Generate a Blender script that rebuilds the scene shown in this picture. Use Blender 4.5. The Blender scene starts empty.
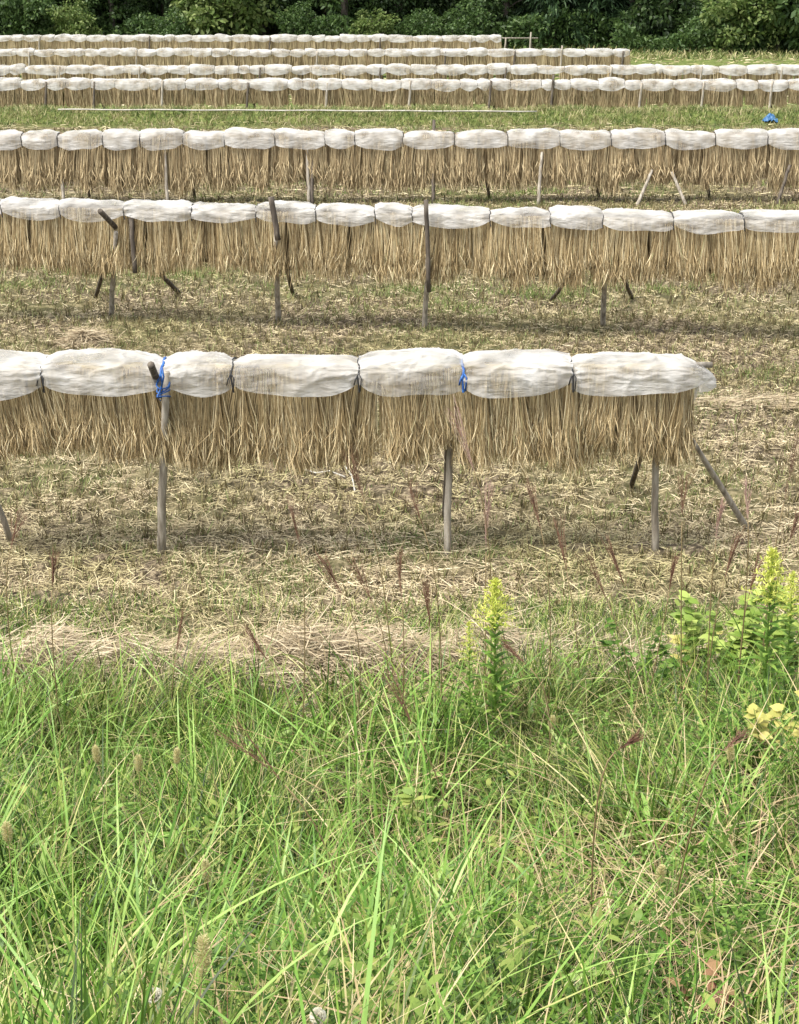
import bpy, math, random
import numpy as np
from mathutils import Vector, noise, Matrix

S = bpy.context.scene
COL = S.collection
rng = np.random.default_rng(11)
random.seed(5)
R = math.radians

# ------------------------------------------------------------------ camera
CAM_H, PITCH, F = 3.87, R(18.8), 1538.0
cam_d = bpy.data.cameras.new("camera"); cam = bpy.data.objects.new("camera", cam_d); COL.objects.link(cam)
cam_d.sensor_fit = 'VERTICAL'; cam_d.sensor_height = 24.0; cam_d.lens = F / 1024 * 24.0
cam_d.clip_start = 0.05; cam_d.clip_end = 1000
cam.location = (0, 0, CAM_H); cam.rotation_euler = (math.pi/2 - PITCH, 0, 0)
S.camera = cam

def ray(px, py):
    u, v = (px-399.5)/F, (512-py)/F
    return np.array([u, math.cos(PITCH)+v*math.sin(PITCH), -math.sin(PITCH)+v*math.cos(PITCH)])
def P(px, py, d):
    r = ray(px, py); t = d/r[1]
    return np.array([r[0]*t, d, CAM_H+r[2]*t])
def xat(px, d, z):                                   # world x of an image column at distance d, height z
    return (px-399.5)/F*(d*math.cos(PITCH)+(CAM_H-z)*math.sin(PITCH))

# ------------------------------------------------------------------ terrain
PROF = np.array([(-30,2.3),(0.9,2.25),(1.8,1.85),(3,1.25),(5,.55),(6.8,.12),(7.6,.02),(9,0),(30,0),(43.3,.25),(44.2,.60),
                 (44.9,.60),(45.6,.38),(49,.4),(54,.45),(60,.72),(66,1.05),(70,1.15),(85,1.6),(110,7),(160,26),(400,60)], float)  # unseen far rise behind the wood, added to block light from behind
def g(x, y):
    x = np.asarray(x, float); y = np.asarray(y, float)
    z = np.interp(y, PROF[:,0], PROF[:,1])
    near = np.clip((9-y)/2.5, 0, 1)
    z = z + near*(.10*np.sin(x*1.3+y*.9)+.07*np.sin(x*2.9-y*1.7+1))
    fl = np.clip((y-7)/2, 0, 1)*np.clip((46-y)/2, 0, 1)
    z = z + fl*(.012*np.sin(x*2.1+1.3*np.sin(y*1.1))+.012*np.sin(y*3.7+.8*x))
    bk = np.exp(-((y-44.5)/.8)**2)
    return z + bk*.04*np.sin(x*1.7)
def on_ray(px, py, h):
    r = ray(px, py)
    for t in np.arange(1.5, 90, .02):
        p = np.array([0, 0, CAM_H]) + r*t
        if p[2] <= float(g(p[0], p[1])) + h: return p
    return p

# ------------------------------------------------------------------ mesh helpers
def mesh(name, V, Fq, mat, smooth=False):
    V = np.ascontiguousarray(V, dtype=np.float32).reshape(-1, 3); Fq = np.ascontiguousarray(Fq, dtype=np.int32)
    n, k = Fq.shape
    me = bpy.data.meshes.new(name)
    me.vertices.add(len(V)); me.vertices.foreach_set("co", V.ravel())
    me.loops.add(n*k); me.loops.foreach_set("vertex_index", Fq.ravel())
    me.polygons.add(n); me.polygons.foreach_set("loop_start", np.arange(0, n*k, k, dtype=np.int32))
    try: me.polygons.foreach_set("loop_total", np.full(n, k, dtype=np.int32))
    except Exception: pass
    me.polygons.foreach_set("use_smooth", np.full(n, smooth, dtype=bool))
    me.update(calc_edges=True)
    if mat: me.materials.append(mat)
    return me
def obj(name, me, parent=None, loc=None):
    o = bpy.data.objects.new(name, me); COL.objects.link(o)
    if parent is not None: o.parent = parent
    if loc is not None: o.location = [float(v) for v in loc]
    return o
def empty(name, loc):
    return obj(name, None, None, loc)
def tag(o, label=None, cat=None, group=None, kind=None):
    if label: o['label'] = label
    if cat: o['category'] = cat
    if group: o['group'] = group
    if kind: o['kind'] = kind
    return o

class Geo:
    def __init__(s): s.V = []; s.F = []; s.n = 0
    def add(s, V, Fq):
        V = np.asarray(V, float).reshape(-1, 3); s.V.append(V); s.F.append(np.asarray(Fq, int)+s.n); s.n += len(V)
    def me(s, name, mat, smooth=False, origin=(0, 0, 0)):
        return mesh(name, np.concatenate(s.V)-np.asarray(origin, float), np.concatenate(s.F), mat, smooth)

def unit(a): return a/np.maximum(np.linalg.norm(a, axis=-1, keepdims=True), 1e-9)
def ribbons(base, d0, bend, L, W, k=4, prof=None, face=None):
    """N curved ribbons: base (N,3), start direction (N,3), bend (N,3), length (N,), width (N,)"""
    N = len(base); s = np.linspace(0, 1, k+1)
    if prof is None: prof = np.array([1-.88*t**1.6 for t in s])
    prof = np.asarray(prof)
    p = base[:, None]+L[:, None, None]*(d0[:, None]*s[None, :, None]+bend[:, None]*(s**2)[None, :, None])
    tan = unit(d0[:, None]+2*bend[:, None]*s[None, :, None])
    if face is None: face = unit(rng.normal(size=(N, 3)))
    side = unit(np.cross(tan, face[:, None]))
    off = side*(W[:, None, None]*.5)*prof[None, :, None]
    V = np.stack([p-off, p+off], 2).reshape(-1, 3)
    i = np.arange(N)[:, None]*(2*(k+1)); j = np.arange(k)[None]*2
    a = i+j
    Fq = np.stack([a, a+1, a+3, a+2], -1).reshape(-1, 4)
    return V, Fq
def tube(pts, rad, n=8, cap=True):
    pts = np.asarray(pts, float); m = len(pts); rad = np.broadcast_to(rad, (m,)).astype(float)
    t = unit(np.gradient(pts, axis=0)); up = np.array([0, 0, 1.]) if abs(t[0][2]) < .9 else np.array([1., 0, 0])
    V = []; 
    a = unit(np.cross(t, up)); b = np.cross(t, a)
    for q in range(m):
        th = np.linspace(0, 2*math.pi, n, endpoint=False)
        V.append(pts[q]+rad[q]*(np.cos(th)[:, None]*a[q]+np.sin(th)[:, None]*b[q]))
    V = np.concatenate(V); Fq = []
    for q in range(m-1):
        for j in range(n):
            Fq.append((q*n+j, q*n+(j+1) % n, (q+1)*n+(j+1) % n, (q+1)*n+j))
    if cap:
        c0 = len(V); V = np.vstack([V, pts[0], pts[-1]])
        for j in range(0, n, 2):
            Fq.append((c0, (j+2) % n, (j+1) % n, j)); Fq.append((c0+1, (m-1)*n+j, (m-1)*n+(j+1) % n, (m-1)*n+(j+2) % n))
    return V, np.array(Fq)
def log_pts(a, b, n=7, wob=.012, seed=0):
    a = np.asarray(a, float); b = np.asarray(b, float); s = np.linspace(0, 1, n)
    p = a+(b-a)*s[:, None]
    for i in range(1, n-1):
        p[i] += [wob*noise.noise(Vector((i*.7, seed, 0))), wob*noise.noise(Vector((i*.7, seed, 9))), 0]
    return p

# ------------------------------------------------------------------ materials
def new_mat(name):
    m = bpy.data.materials.new(name); m.use_nodes = True; nt = m.node_tree; nt.nodes.clear()
    out = nt.nodes.new('ShaderNodeOutputMaterial'); return m, nt, out
def ramp(nt, fac, stops):
    r = nt.nodes.new('ShaderNodeValToRGB'); e = r.color_ramp.elements
    while len(e) < len(stops): e.new(.5)
    for q, (p, c) in enumerate(stops): e[q].position = p; e[q].color = (*c, 1)
    nt.links.new(fac, r.inputs[0]); return r.outputs[0]
def nz(nt, scale, detail=3, coord='Object', sc=(1, 1, 1)):
    tc = nt.nodes.new('ShaderNodeTexCoord'); mp = nt.nodes.new('ShaderNodeMapping'); mp.inputs['Scale'].default_value = sc
    n = nt.nodes.new('ShaderNodeTexNoise'); n.inputs['Scale'].default_value = scale; n.inputs['Detail'].default_value = detail
    nt.links.new(tc.outputs[coord], mp.inputs[0]); nt.links.new(mp.outputs[0], n.inputs[0]); return n.outputs['Fac']
def math_n(nt, op, a, b=None, c=None):
    m = nt.nodes.new('ShaderNodeMath'); m.operation = op
    for q, v in enumerate((a, b, c)):
        if v is None: continue
        if hasattr(v, 'links'): nt.links.new(v, m.inputs[q])
        else: m.inputs[q].default_value = v
    return m.outputs[0]
def mixc(nt, f, a, b, mode='MIX'):
    m = nt.nodes.new('ShaderNodeMix'); m.data_type = 'RGBA'; m.blend_type = mode
    for sock, v in ((m.inputs[0], f), (m.inputs[6], a), (m.inputs[7], b)):
        if hasattr(v, 'links'): nt.links.new(v, sock)
        elif isinstance(v, tuple): sock.default_value = (*v, 1)
        else: sock.default_value = v
    return m.outputs[2]
def leafy(name, stops, trans=.35, rough=.55, spec=.25, patch=None, pscale=1.2, pat_rng=(.45, .6)):
    """thin-leaf material: colour picked per blade, optionally blended to a second ramp in patches"""
    m, nt, out = new_mat(name)
    geo = nt.nodes.new('ShaderNodeNewGeometry')
    col = ramp(nt, geo.outputs['Random Per Island'], stops)
    if patch:
        c2 = ramp(nt, geo.outputs['Random Per Island'], patch)
        f = ramp(nt, nz(nt, pscale, 3), [(pat_rng[0], (0, 0, 0)), (pat_rng[1], (1, 1, 1))])
        col = mixc(nt, f, col, c2)
    b = nt.nodes.new('ShaderNodeBsdfPrincipled'); b.inputs['Roughness'].default_value = rough
    b.inputs['Specular IOR Level'].default_value = spec
    nt.links.new(col, b.inputs['Base Color'])
    if trans > 0:
        t = nt.nodes.new('ShaderNodeBsdfTranslucent'); nt.links.new(col, t.inputs[0])
        mx = nt.nodes.new('ShaderNodeMixShader'); mx.inputs[0].default_value = trans
        nt.links.new(b.outputs[0], mx.inputs[1]); nt.links.new(t.outputs[0], mx.inputs[2]); nt.links.new(mx.outputs[0], out.inputs[0])
    else: nt.links.new(b.outputs[0], out.inputs[0])
    return m
def solid(name, stops, scale=6, sc=(1, 1, 1), rough=.8, bump=.0, bscale=40, spec=.3):
    m, nt, out = new_mat(name)
    col = ramp(nt, nz(nt, scale, 5, sc=sc), stops)
    b = nt.nodes.new('ShaderNodeBsdfPrincipled'); b.inputs['Roughness'].default_value = rough
    b.inputs['Specular IOR Level'].default_value = spec
    nt.links.new(col, b.inputs['Base Color'])
    if bump:
        bp = nt.nodes.new('ShaderNodeBump'); bp.inputs['Strength'].default_value = bump; bp.inputs['Distance'].default_value = .01
        nt.links.new(nz(nt, bscale, 4, sc=sc), bp.inputs['Height']); nt.links.new(bp.outputs[0], b.inputs['Normal'])
    nt.links.new(b.outputs[0], out.inputs[0]); return m

M = {}
M['straw'] = leafy('rice_straw', [(0, (.08, .055, .026)), (.22, (.24, .17, .08)), (.5, (.43, .325, .17)), (.75, (.58, .46, .26)), (.93, (.72, .62, .40)), (1, (.36, .34, .18))], trans=.15, rough=.55)
M['straw_far'] = leafy('rice_straw_far', [(0, (.12, .085, .04)), (.3, (.30, .22, .12)), (.7, (.48, .38, .22)), (1, (.60, .50, .31))], trans=.1, rough=.6)
M['litter'] = leafy('straw_litter', [(0, (.11, .08, .05)), (.2, (.32, .25, .16)), (.55, (.50, .415, .255)), (.85, (.63, .54, .35)), (1, (.70, .62, .43))], trans=.1, rough=.6,
                    patch=[(0, (.10, .08, .04)), (.3, (.28, .235, .12)), (.7, (.48, .42, .22)), (1, (.62, .55, .32))], pscale=.55)
M['stubble'] = leafy('rice_stubble', [(0, (.05, .038, .018)), (.5, (.15, .12, .055)), (.8, (.32, .27, .13)), (1, (.18, .25, .08))], trans=.1, rough=.65)
M['sprout'] = leafy('green_sprouts', [(0, (.07, .12, .025)), (.5, (.16, .23, .06)), (1, (.32, .36, .13))], trans=.35)
M['pale_straw'] = leafy('sun_bleached_straw', [(0, (.09, .062, .036)), (.3, (.27, .21, .13)), (.7, (.43, .35, .23)), (1, (.54, .47, .33))], trans=.1, rough=.6)
M['grass'] = leafy('green_grass', [(0, (.012, .032, .004)), (.3, (.035, .08, .008)), (.55, (.085, .17, .018)), (.8, (.21, .33, .05)), (.94, (.38, .42, .12)), (1, (.56, .48, .22))], trans=.20, rough=.45, spec=.3,
                   patch=[(0, (.02, .035, .006)), (.3, (.06, .095, .015)), (.6, (.16, .225, .04)), (.85, (.38, .39, .13)), (1, (.60, .51, .28))], pscale=.8)
M['bright_grass'] = leafy('bright_long_grass', [(0, (.06, .15, .015)), (.5, (.16, .30, .045)), (1, (.34, .48, .13))], trans=.24, rough=.42, spec=.35)
M['under'] = leafy('shade_dark_low_grass', [(0, (.012, .025, .004)), (.6, (.035, .065, .01)), (1, (.09, .14, .02))], trans=.35)  # colour darkened to give the shade beneath the taller blades
M['dry'] = leafy('dry_grass_stems', [(0, (.28, .20, .10)), (.5, (.48, .38, .21)), (.85, (.62, .53, .32)), (1, (.34, .18, .11))], trans=.2, rough=.5)
M['paleweed'] = leafy('pale_weed_leaves', [(0, (.16, .25, .04)), (.5, (.28, .38, .08)), (1, (.42, .50, .14))], trans=.35, rough=.5)
M['weed'] = leafy('broad_weed_leaves', [(0, (.03, .08, .01)), (.5, (.09, .18, .025)), (1, (.22, .34, .07))], trans=.4, rough=.5)
M['lime'] = leafy('lime_leaves', [(0, (.16, .26, .05)), (.5, (.26, .35, .08)), (1, (.38, .42, .12))], trans=.42, rough=.5)
M['goldleaf'] = leafy('goldenrod_leaves', [(0, (.08, .17, .02)), (.5, (.17, .30, .045)), (1, (.30, .42, .09))], trans=.35)
M['goldflower'] = leafy('goldenrod_buds', [(0, (.42, .50, .08)), (.5, (.62, .66, .14)), (1, (.78, .76, .24))], trans=.3)
M['yellowleaf'] = leafy('yellow_leaves', [(0, (.36, .38, .10)), (.6, (.55, .50, .16)), (1, (.62, .55, .22))], trans=.4)
M['redleaf'] = leafy('red_brown_leaves', [(0, (.14, .05, .035)), (.5, (.28, .14, .08)), (1, (.40, .30, .14))], trans=.3)
M['plume'] = leafy('red_brown_plume', [(0, (.07, .03, .02)), (.5, (.16, .075, .05)), (1, (.32, .20, .13))], trans=.25)
M['plume_pale'] = leafy('pinkish_plume', [(0, (.28, .14, .12)), (.5, (.42, .26, .22)), (1, (.55, .42, .34))], trans=.3)
M['plumestem'] = leafy('plume_stems', [(0, (.15, .09, .05)), (1, (.24, .19, .09))], trans=.1)
M['foxtail'] = leafy('foxtail_bristles', [(0, (.50, .46, .22)), (1, (.75, .68, .40))], trans=.4)
M['whitehead'] = leafy('white_seed_puff', [(0, (.72, .70, .58)), (1, (.85, .83, .75))], trans=.4)
M['wood'] = solid('weathered_pole', [(.3, (.15, .125, .095)), (.5, (.30, .265, .215)), (.7, (.44, .40, .34))], scale=5, sc=(6, 6, .8), rough=.75, bump=.3)
M['darkwood'] = solid('old_dark_pole', [(.3, (.045, .036, .028)), (.55, (.10, .082, .065)), (.75, (.19, .16, .125))], scale=5, sc=(5, 5, .8), rough=.8, bump=.3)
M['cord'] = solid('black_cord', [(.4, (.02, .02, .022)), (.7, (.05, .05, .05))], rough=.7)
M['bluecord'] = solid('blue_cord', [(.4, (.015, .07, .26)), (.7, (.05, .16, .42))], scale=40, rough=.45)
M['blue'] = solid('blue_sheet', [(.4, (.02, .09, .22)), (.7, (.10, .22, .36))], scale=6, rough=.5)
M['white'] = solid('white_plastic', [(.3, (.28, .26, .22)), (.6, (.48, .46, .41))], scale=3, rough=.5)
M['bark'] = solid('bark', [(.3, (.05, .04, .03)), (.7, (.15, .125, .10))], scale=8, rough=.9, bump=.5)

def soil():
    m, nt, out = new_mat('field_and_bank_soil')
    tc = nt.nodes.new('ShaderNodeTexCoord'); sx = nt.nodes.new('ShaderNodeSeparateXYZ'); nt.links.new(tc.outputs['Object'], sx.inputs[0])
    a = ramp(nt, nz(nt, 22, 10), [(.32, (.03, .023, .016)), (.46, (.085, .066, .044)), (.58, (.20, .16, .105)), (.72, (.40, .33, .22))])
    gr = ramp(nt, nz(nt, 5, 8), [(.3, (.03, .035, .014)), (.5, (.10, .10, .04)), (.7, (.30, .26, .14))])
    f = ramp(nt, nz(nt, .45, 4), [(.42, (0, 0, 0)), (.62, (.8, .8, .8))])
    c = mixc(nt, f, a, gr)
    # near bank coloured dark for shade between blades; turf on the terrace bank and forest floor
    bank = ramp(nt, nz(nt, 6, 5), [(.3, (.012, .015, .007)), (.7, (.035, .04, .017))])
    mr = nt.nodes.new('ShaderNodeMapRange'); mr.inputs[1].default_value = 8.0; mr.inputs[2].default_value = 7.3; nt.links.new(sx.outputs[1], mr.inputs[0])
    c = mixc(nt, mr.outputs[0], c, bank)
    mr2 = nt.nodes.new('ShaderNodeMapRange'); mr2.inputs[1].default_value = 43.2; mr2.inputs[2].default_value = 43.6; nt.links.new(sx.outputs[1], mr2.inputs[0])
    turf = ramp(nt, nz(nt, 4, 6), [(.3, (.05, .075, .02)), (.6, (.14, .17, .05)), (.8, (.24, .22, .10))])
    c = mixc(nt, mr2.outputs[0], c, turf)
    b = nt.nodes.new('ShaderNodeBsdfPrincipled'); b.inputs['Roughness'].default_value = .95; b.inputs['Specular IOR Level'].default_value = .1
    nt.links.new(c, b.inputs['Base Color'])
    bp = nt.nodes.new('ShaderNodeBump'); bp.inputs['Strength'].default_value = .8; bp.inputs['Distance'].default_value = .05
    nt.links.new(nz(nt, 30, 10), bp.inputs['Height']); nt.links.new(bp.outputs[0], b.inputs['Normal'])
    nt.links.new(b.outputs[0], out.inputs[0]); return m
M['soil'] = soil()
M['turf'] = leafy('bank_turf', [(0, (.05, .09, .02)), (.4, (.13, .18, .05)), (.7, (.24, .26, .09)), (.88, (.38, .35, .17)), (1, (.50, .43, .25))], trans=.3, patch=[(0, (.12, .12, .04)), (.5, (.28, .27, .11)), (1, (.50, .43, .26))], pscale=1.4)

def net():
    m, nt, out = new_mat('white_net_sheet')
    b = nt.nodes.new('ShaderNodeBsdfPrincipled'); b.inputs['Roughness'].default_value = .6; b.inputs['Specular IOR Level'].default_value = .2
    col = ramp(nt, nz(nt, 5, 3), [(.25, (.52, .50, .475)), (.5, (.62, .61, .59)), (.75, (.70, .695, .685))])
    nt.links.new(col, b.inputs['Base Color'])
    hn = nz(nt, 11, 8, sc=(.6, 1.3, 1.8))
    bp = nt.nodes.new('ShaderNodeBump'); bp.inputs['Strength'].default_value = .9; bp.inputs['Distance'].default_value = .03
    nt.links.new(hn, bp.inputs['Height']); nt.links.new(bp.outputs[0], b.inputs['Normal'])
    t = nt.nodes.new('ShaderNodeBsdfTranslucent'); t.inputs[0].default_value = (.8, .78, .74, 1)
    m1 = nt.nodes.new('ShaderNodeMixShader'); m1.inputs[0].default_value = .3
    nt.links.new(b.outputs[0], m1.inputs[1]); nt.links.new(t.outputs[0], m1.inputs[2])
    tr = nt.nodes.new('ShaderNodeBsdfTransparent'); tr.inputs[0].default_value = (1, 1, 1, 1)
    f = ramp(nt, nz(nt, 3.5, 2, sc=(.8, 1, 1.3)), [(.36, (.12, .12, .12)), (.5, (.38, .38, .38)), (.64, (.68, .68, .68))])
    m2 = nt.nodes.new('ShaderNodeMixShader'); nt.links.new(f, m2.inputs[0])
    nt.links.new(m1.outputs[0], m2.inputs[1]); nt.links.new(tr.outputs[0], m2.inputs[2]); nt.links.new(m2.outputs[0], out.inputs[0])
    return m
M['net'] = net()

# ------------------------------------------------------------------ ground sheet
xs = np.concatenate([[-300, -120, -60], np.arange(-36, -7, 1.0), np.arange(-7, 7.01, .09), np.arange(8, 37, 1.0), [60, 120, 300]])
ys = np.concatenate([[-60, -20, -5], np.arange(0, 7, .15), np.arange(7, 20, .07), np.arange(20, 43, .3), np.arange(43, 46.5, .15), np.arange(47, 90, 1.5), [100, 120, 150, 200, 300, 400]])
X, Y = np.meshgrid(xs, ys)
Z = g(X, Y)
fine = np.exp(-(np.maximum(np.abs(X)-6, 0))**2)*np.clip((Y-7.6), 0, 1)*np.clip((22-Y)/4, 0, 1)
ZN = np.array([noise.noise(Vector((a*3.1, b*3.1, 0)))*.6+noise.noise(Vector((a*9, b*9, 4)))*.4 for a, b in zip(X.ravel(), Y.ravel())]).reshape(X.shape)
Z = Z+fine*.11*ZN
nx = len(xs); I = np.arange(len(ys)-1)[:, None]*nx+np.arange(nx-1)[None]
o = obj('ground', mesh('ground', np.stack([X, Y, Z], -1), np.stack([I, I+1, I+nx+1, I+nx], -1).reshape(-1, 4), M['soil'], True))
tag(o, 'rice field after harvest with a weedy bank in front', None, None, 'structure')

# ------------------------------------------------------------------ scatter helpers
def scatter(n, y0, y1, margin=1.2, xmax=30, dens=None):
    """random ground points inside the view wedge (plus a margin to either side)"""
    P_ = []
    tot = 0
    while tot < n:
        y = rng.uniform(y0, y1, n*2); w = y*.29+margin; wm = y1*.29+margin
        x = rng.uniform(-wm, wm, n*2); k = np.abs(x) < np.minimum(w, xmax)
        x, y = x[k], y[k]
        if dens is not None:
            k = rng.random(len(x)) < dens(x, y); x, y = x[k], y[k]
        P_.append(np.stack([x, y], 1)); tot += len(x)
    q = np.concatenate(P_)[:n]
    return np.column_stack([q, g(q[:, 0], q[:, 1])])
def vnoise(x, y, s, seed=0):
    """cheap smooth noise 0..1"""
    return .5+.25*(np.sin(x*s+1.7*np.sin(y*s*.8+seed))+np.sin(y*s*1.3+seed*2+1.3*np.sin(x*s*.7+seed)))
def lying(n, y0, y1, Lr, W, dens=None, lift=.02, tilt=.12, k=2, margin=1.2):
    b = scatter(n, y0, y1, margin, dens=dens); a = rng.uniform(0, 2*math.pi, n)
    b[:, 2] += rng.uniform(0, lift, n)
    d = unit(np.stack([np.cos(a), np.sin(a), rng.normal(0, tilt, n)+.03], 1))
    L = rng.uniform(*Lr, n); bend = np.stack([rng.normal(0, .15, n), rng.normal(0, .15, n), -np.abs(rng.normal(0, .04, n))], 1)
    return ribbons(b, d, bend, L, W*rng.uniform(.6, 1.3, n), k, prof=np.linspace(1, .6, k+1), face=unit(np.stack([rng.normal(0, .5, n), rng.normal(0, .5, n), np.ones(n)], 1)))
def upright(b, Lr, W, lean=(.1, .5), drop=.35, k=4, prof=None, nodirbias=0.0):
    n = len(b); a = rng.uniform(0, 2*math.pi, n); ln = rng.uniform(*lean, n)
    h = np.stack([np.cos(a)+nodirbias, np.sin(a), np.zeros(n)], 1)
    d = unit(h*ln[:, None]+np.array([0, 0, 1.])); L = rng.uniform(*Lr, n)
    c = rng.uniform(.2, 1., n)[:, None]
    bend = h*c*.45+np.array([0, 0, -1.])*c*drop
    face = unit(h+rng.normal(0, .45, (n, 3)))
    # ribbon side is perpendicular to lean direction: wide side faces along lean
    face = unit(np.cross(np.cross(h, np.array([0, 0, 1.])), d)+rng.normal(0, .35, (n, 3)))
    return ribbons(b, d, bend, L, W*rng.uniform(.5, 1.3, n), k, prof, face)

# ------------------------------------------------------------------ field litter
G = Geo()
def patchy(k, lo, e=0):
    def f(x, y):
        v = np.array([noise.noise(Vector((a*k, b*k, e)))+.5*noise.noise(Vector((a*k*2.6, b*k*2.6, e+3))) for a, b in zip(x, y)])
        return np.clip(lo+.42+2.3*v, .02, 1)
    return f
G.add(*lying(20000, 8.5, 11, (.06, .24), .0050, lift=.04, tilt=.15, dens=patchy(4.5, .0, 8)))
G.add(*lying(66000, 8.5, 13.5, (.025, .11), .0055, lift=.045, tilt=.2, dens=patchy(5.5, .0, 1)))
G.add(*lying(5000, 13, 19.5, (.1, .25), .005))
G.add(*lying(52000, 13, 19.5, (.03, .10), .0070, lift=.045, tilt=.2, dens=patchy(4.5, -.05, 2)))
G.add(*lying(46000, 19.5, 30.5, (.04, .13), .010, lift=.04, tilt=.2, dens=patchy(3.2, -.05, 4)))
G.add(*lying(20000, 30, 43.6, (.08, .26), .018, lift=.04, dens=patchy(2.0, -.05, 5)))
G.add(*lying(9000, 45.5, 70, (.15, .4), .035, lift=.03))
tag(obj('straw_litter', G.me('straw_litter', M['litter'])), 'loose cut rice straw strewn over the harvested field', 'straw', None, 'stuff')

def tufts(y0, y1, dx, dy, per, Lr, W, spread, margin=1.2, jit=.03, thin=0.0):
    ysr = np.arange(y0, y1, dy); pts = []
    for yy in ysr:
        w = yy*.29+margin; xx = np.arange(-w, w, dx); pts.append(np.stack([xx, np.full(len(xx), yy)], 1))
    q = np.concatenate(pts); q[:, 1] += .03*q[:, 0]; q += rng.normal(0, jit, q.shape)
    if thin: q = q[rng.random(len(q)) > thin]
    q = np.repeat(q, per, 0)+rng.normal(0, spread, (len(q)*per, 2))
    b = np.column_stack([q, g(q[:, 0], q[:, 1])-.005])
    return upright(b, Lr, W, (0, .5), .1, 1, prof=[1, .8])
G = Geo()
G.add(*tufts(9.3, 18.8, .19, .30, 34, (.05, .12), .006, .030, jit=.02))
G.add(*tufts(18.8, 30, .19, .30, 14, (.06, .13), .009, .030))
G.add(*tufts(30, 43.2, .24, .34, 5, (.06, .13), .016, .03))
tag(obj('rice_stubble', G.me('rice_stubble', M['stubble'])), 'short cut rice stubble in rows across the field', 'stubble', None, 'stuff')
G = Geo()
gd = lambda x, y: np.clip(vnoise(x, y, .9, 1)*1.6-.55, .05, 1)*np.clip(vnoise(x, y, 3.3, 4)*2-.7, .05, 1)
G.add(*upright(scatter(30000, 8.6, 19, dens=gd), (.03, .10), .006, (.1, .9), .3, 2))
G.add(*upright(scatter(22000, 19, 30.3, dens=gd), (.05, .14), .010, (.1, .9), .3, 2))
G.add(*upright(scatter(12000, 30, 43.4, dens=gd), (.06, .16), .018, (.1, .9), .3, 2))
tag(obj('rice_regrowth', G.me('rice_regrowth', M['sprout'])), 'green shoots sprouting in patches between the rice stubble', 'sprouts', None, 'stuff')
G = Geo()
G.add(*upright(scatter(22000, 43.4, 45.4, margin=3), (.10, .26), .022, (.1, .8), .4, 2))
G.add(*upright(scatter(9000, 66.5, 74, margin=4), (.15, .45), .05, (.1, .8), .4, 2))
tag(obj('bank_turf', G.me('bank_turf', M['turf'])), 'low grass on the far terrace bank and forest edge', 'grass', None, 'stuff')

# pale raked straw along the foot of the near bank
n = 32000
x = rng.uniform(-4.2, 4.0, n); yy = 8.35+.10*np.sin(x*1.6)+rng.normal(0, .20, n)+.02*x
cl_ = np.array([noise.noise(Vector((a*2.6, b*3.5, 7))) for a, b in zip(x, yy)])
amp = np.clip(.25+.8*vnoise(x, x*0, 2.2, 1)+1.6*cl_, .03, 1.3)*np.where(x > .6, .55, 1)
keep = rng.random(n) < np.clip(amp+.15, 0, 1); x, yy, amp = x[keep], yy[keep], amp[keep]; n = len(x)
prof = np.exp(-((yy-8.35-.10*np.sin(x*1.6))/.26)**2)
b = np.column_stack([x, yy, g(x, yy)+prof*amp*.30*rng.uniform(.35, 1, n)])
a = rng.normal(0, .9, n); d = unit(np.stack([np.cos(a), np.sin(a), rng.normal(0, .25, n)], 1))
G = Geo(); G.add(*ribbons(b, d, np.stack([rng.normal(0, .2, n), rng.normal(0, .2, n), -np.abs(rng.normal(0, .12, n))], 1), rng.uniform(.05, .26, n), rng.uniform(.003, .007, n), 3,
                  prof=[1, 1, .9, .6], face=unit(np.stack([rng.normal(0, .4, n), -.5+rng.normal(0, .4, n), np.ones(n)], 1))))
tag(obj('raked_straw', G.me('raked_straw', M['pale_straw'])), 'pale ridge of raked dry straw between green bank and field', 'straw', None, 'stuff')

# small heap of straw behind the nearest rack
hc = on_ray(85, 340, .04)
n = 2600; a = rng.uniform(0, 6.28, n); r = np.abs(rng.normal(0, 1, n))
b = np.stack([hc[0]+.20*r*np.cos(a), hc[1]+.24*r*np.sin(a), np.zeros(n)], 1); b[:, 2] = g(b[:, 0], b[:, 1])+.14*np.exp(-r**2/1.2)*rng.uniform(.5, 1, n)
a2 = rng.uniform(0, 6.28, n)
G = Geo(); G.add(*ribbons(b-hc, unit(np.stack([np.cos(a2), np.sin(a2), rng.normal(0, .25, n)], 1)), np.stack([np.zeros(n), np.zeros(n), -np.full(n, .12)], 1), rng.uniform(.08, .25, n), rng.uniform(.005, .009, n), 2,
                  prof=[1, 1, .7], face=unit(rng.normal(0, .4, (n, 3))+[0, -.3, 1])))
tag(obj('straw_heap', G.me('straw_heap', M['pale_straw']), None, hc), 'small pale heap of loose straw lying behind the nearest drying rack', 'straw heap')
# small sweep of pale straw at the right, as one more heap
hc = on_ray(740, 402, .02); n = 1300
b = np.stack([rng.normal(0, .45, n), rng.normal(0, .12, n), np.zeros(n)], 1); b[:, 1] -= .12*b[:, 0]
b[:, 2] = g(b[:, 0]+hc[0], b[:, 1]+hc[1])-hc[2]+rng.uniform(.01, .05, n); a2 = rng.normal(0, .6, n)
G = Geo(); G.add(*ribbons(b, unit(np.stack([np.cos(a2), np.sin(a2), rng.normal(0, .1, n)], 1)), np.zeros((n, 3)), rng.uniform(.08, .25, n), rng.uniform(.004, .008, n), 2, prof=[1, 1, .7], face=unit(rng.normal(0, .3, (n, 3))+[0, -.3, 1])))
tag(obj('straw_heap', G.me('straw_sweep', M['pale_straw']), None, hc), 'thin flat streak of pale straw right of the nearest rack end', 'straw heap')

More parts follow.
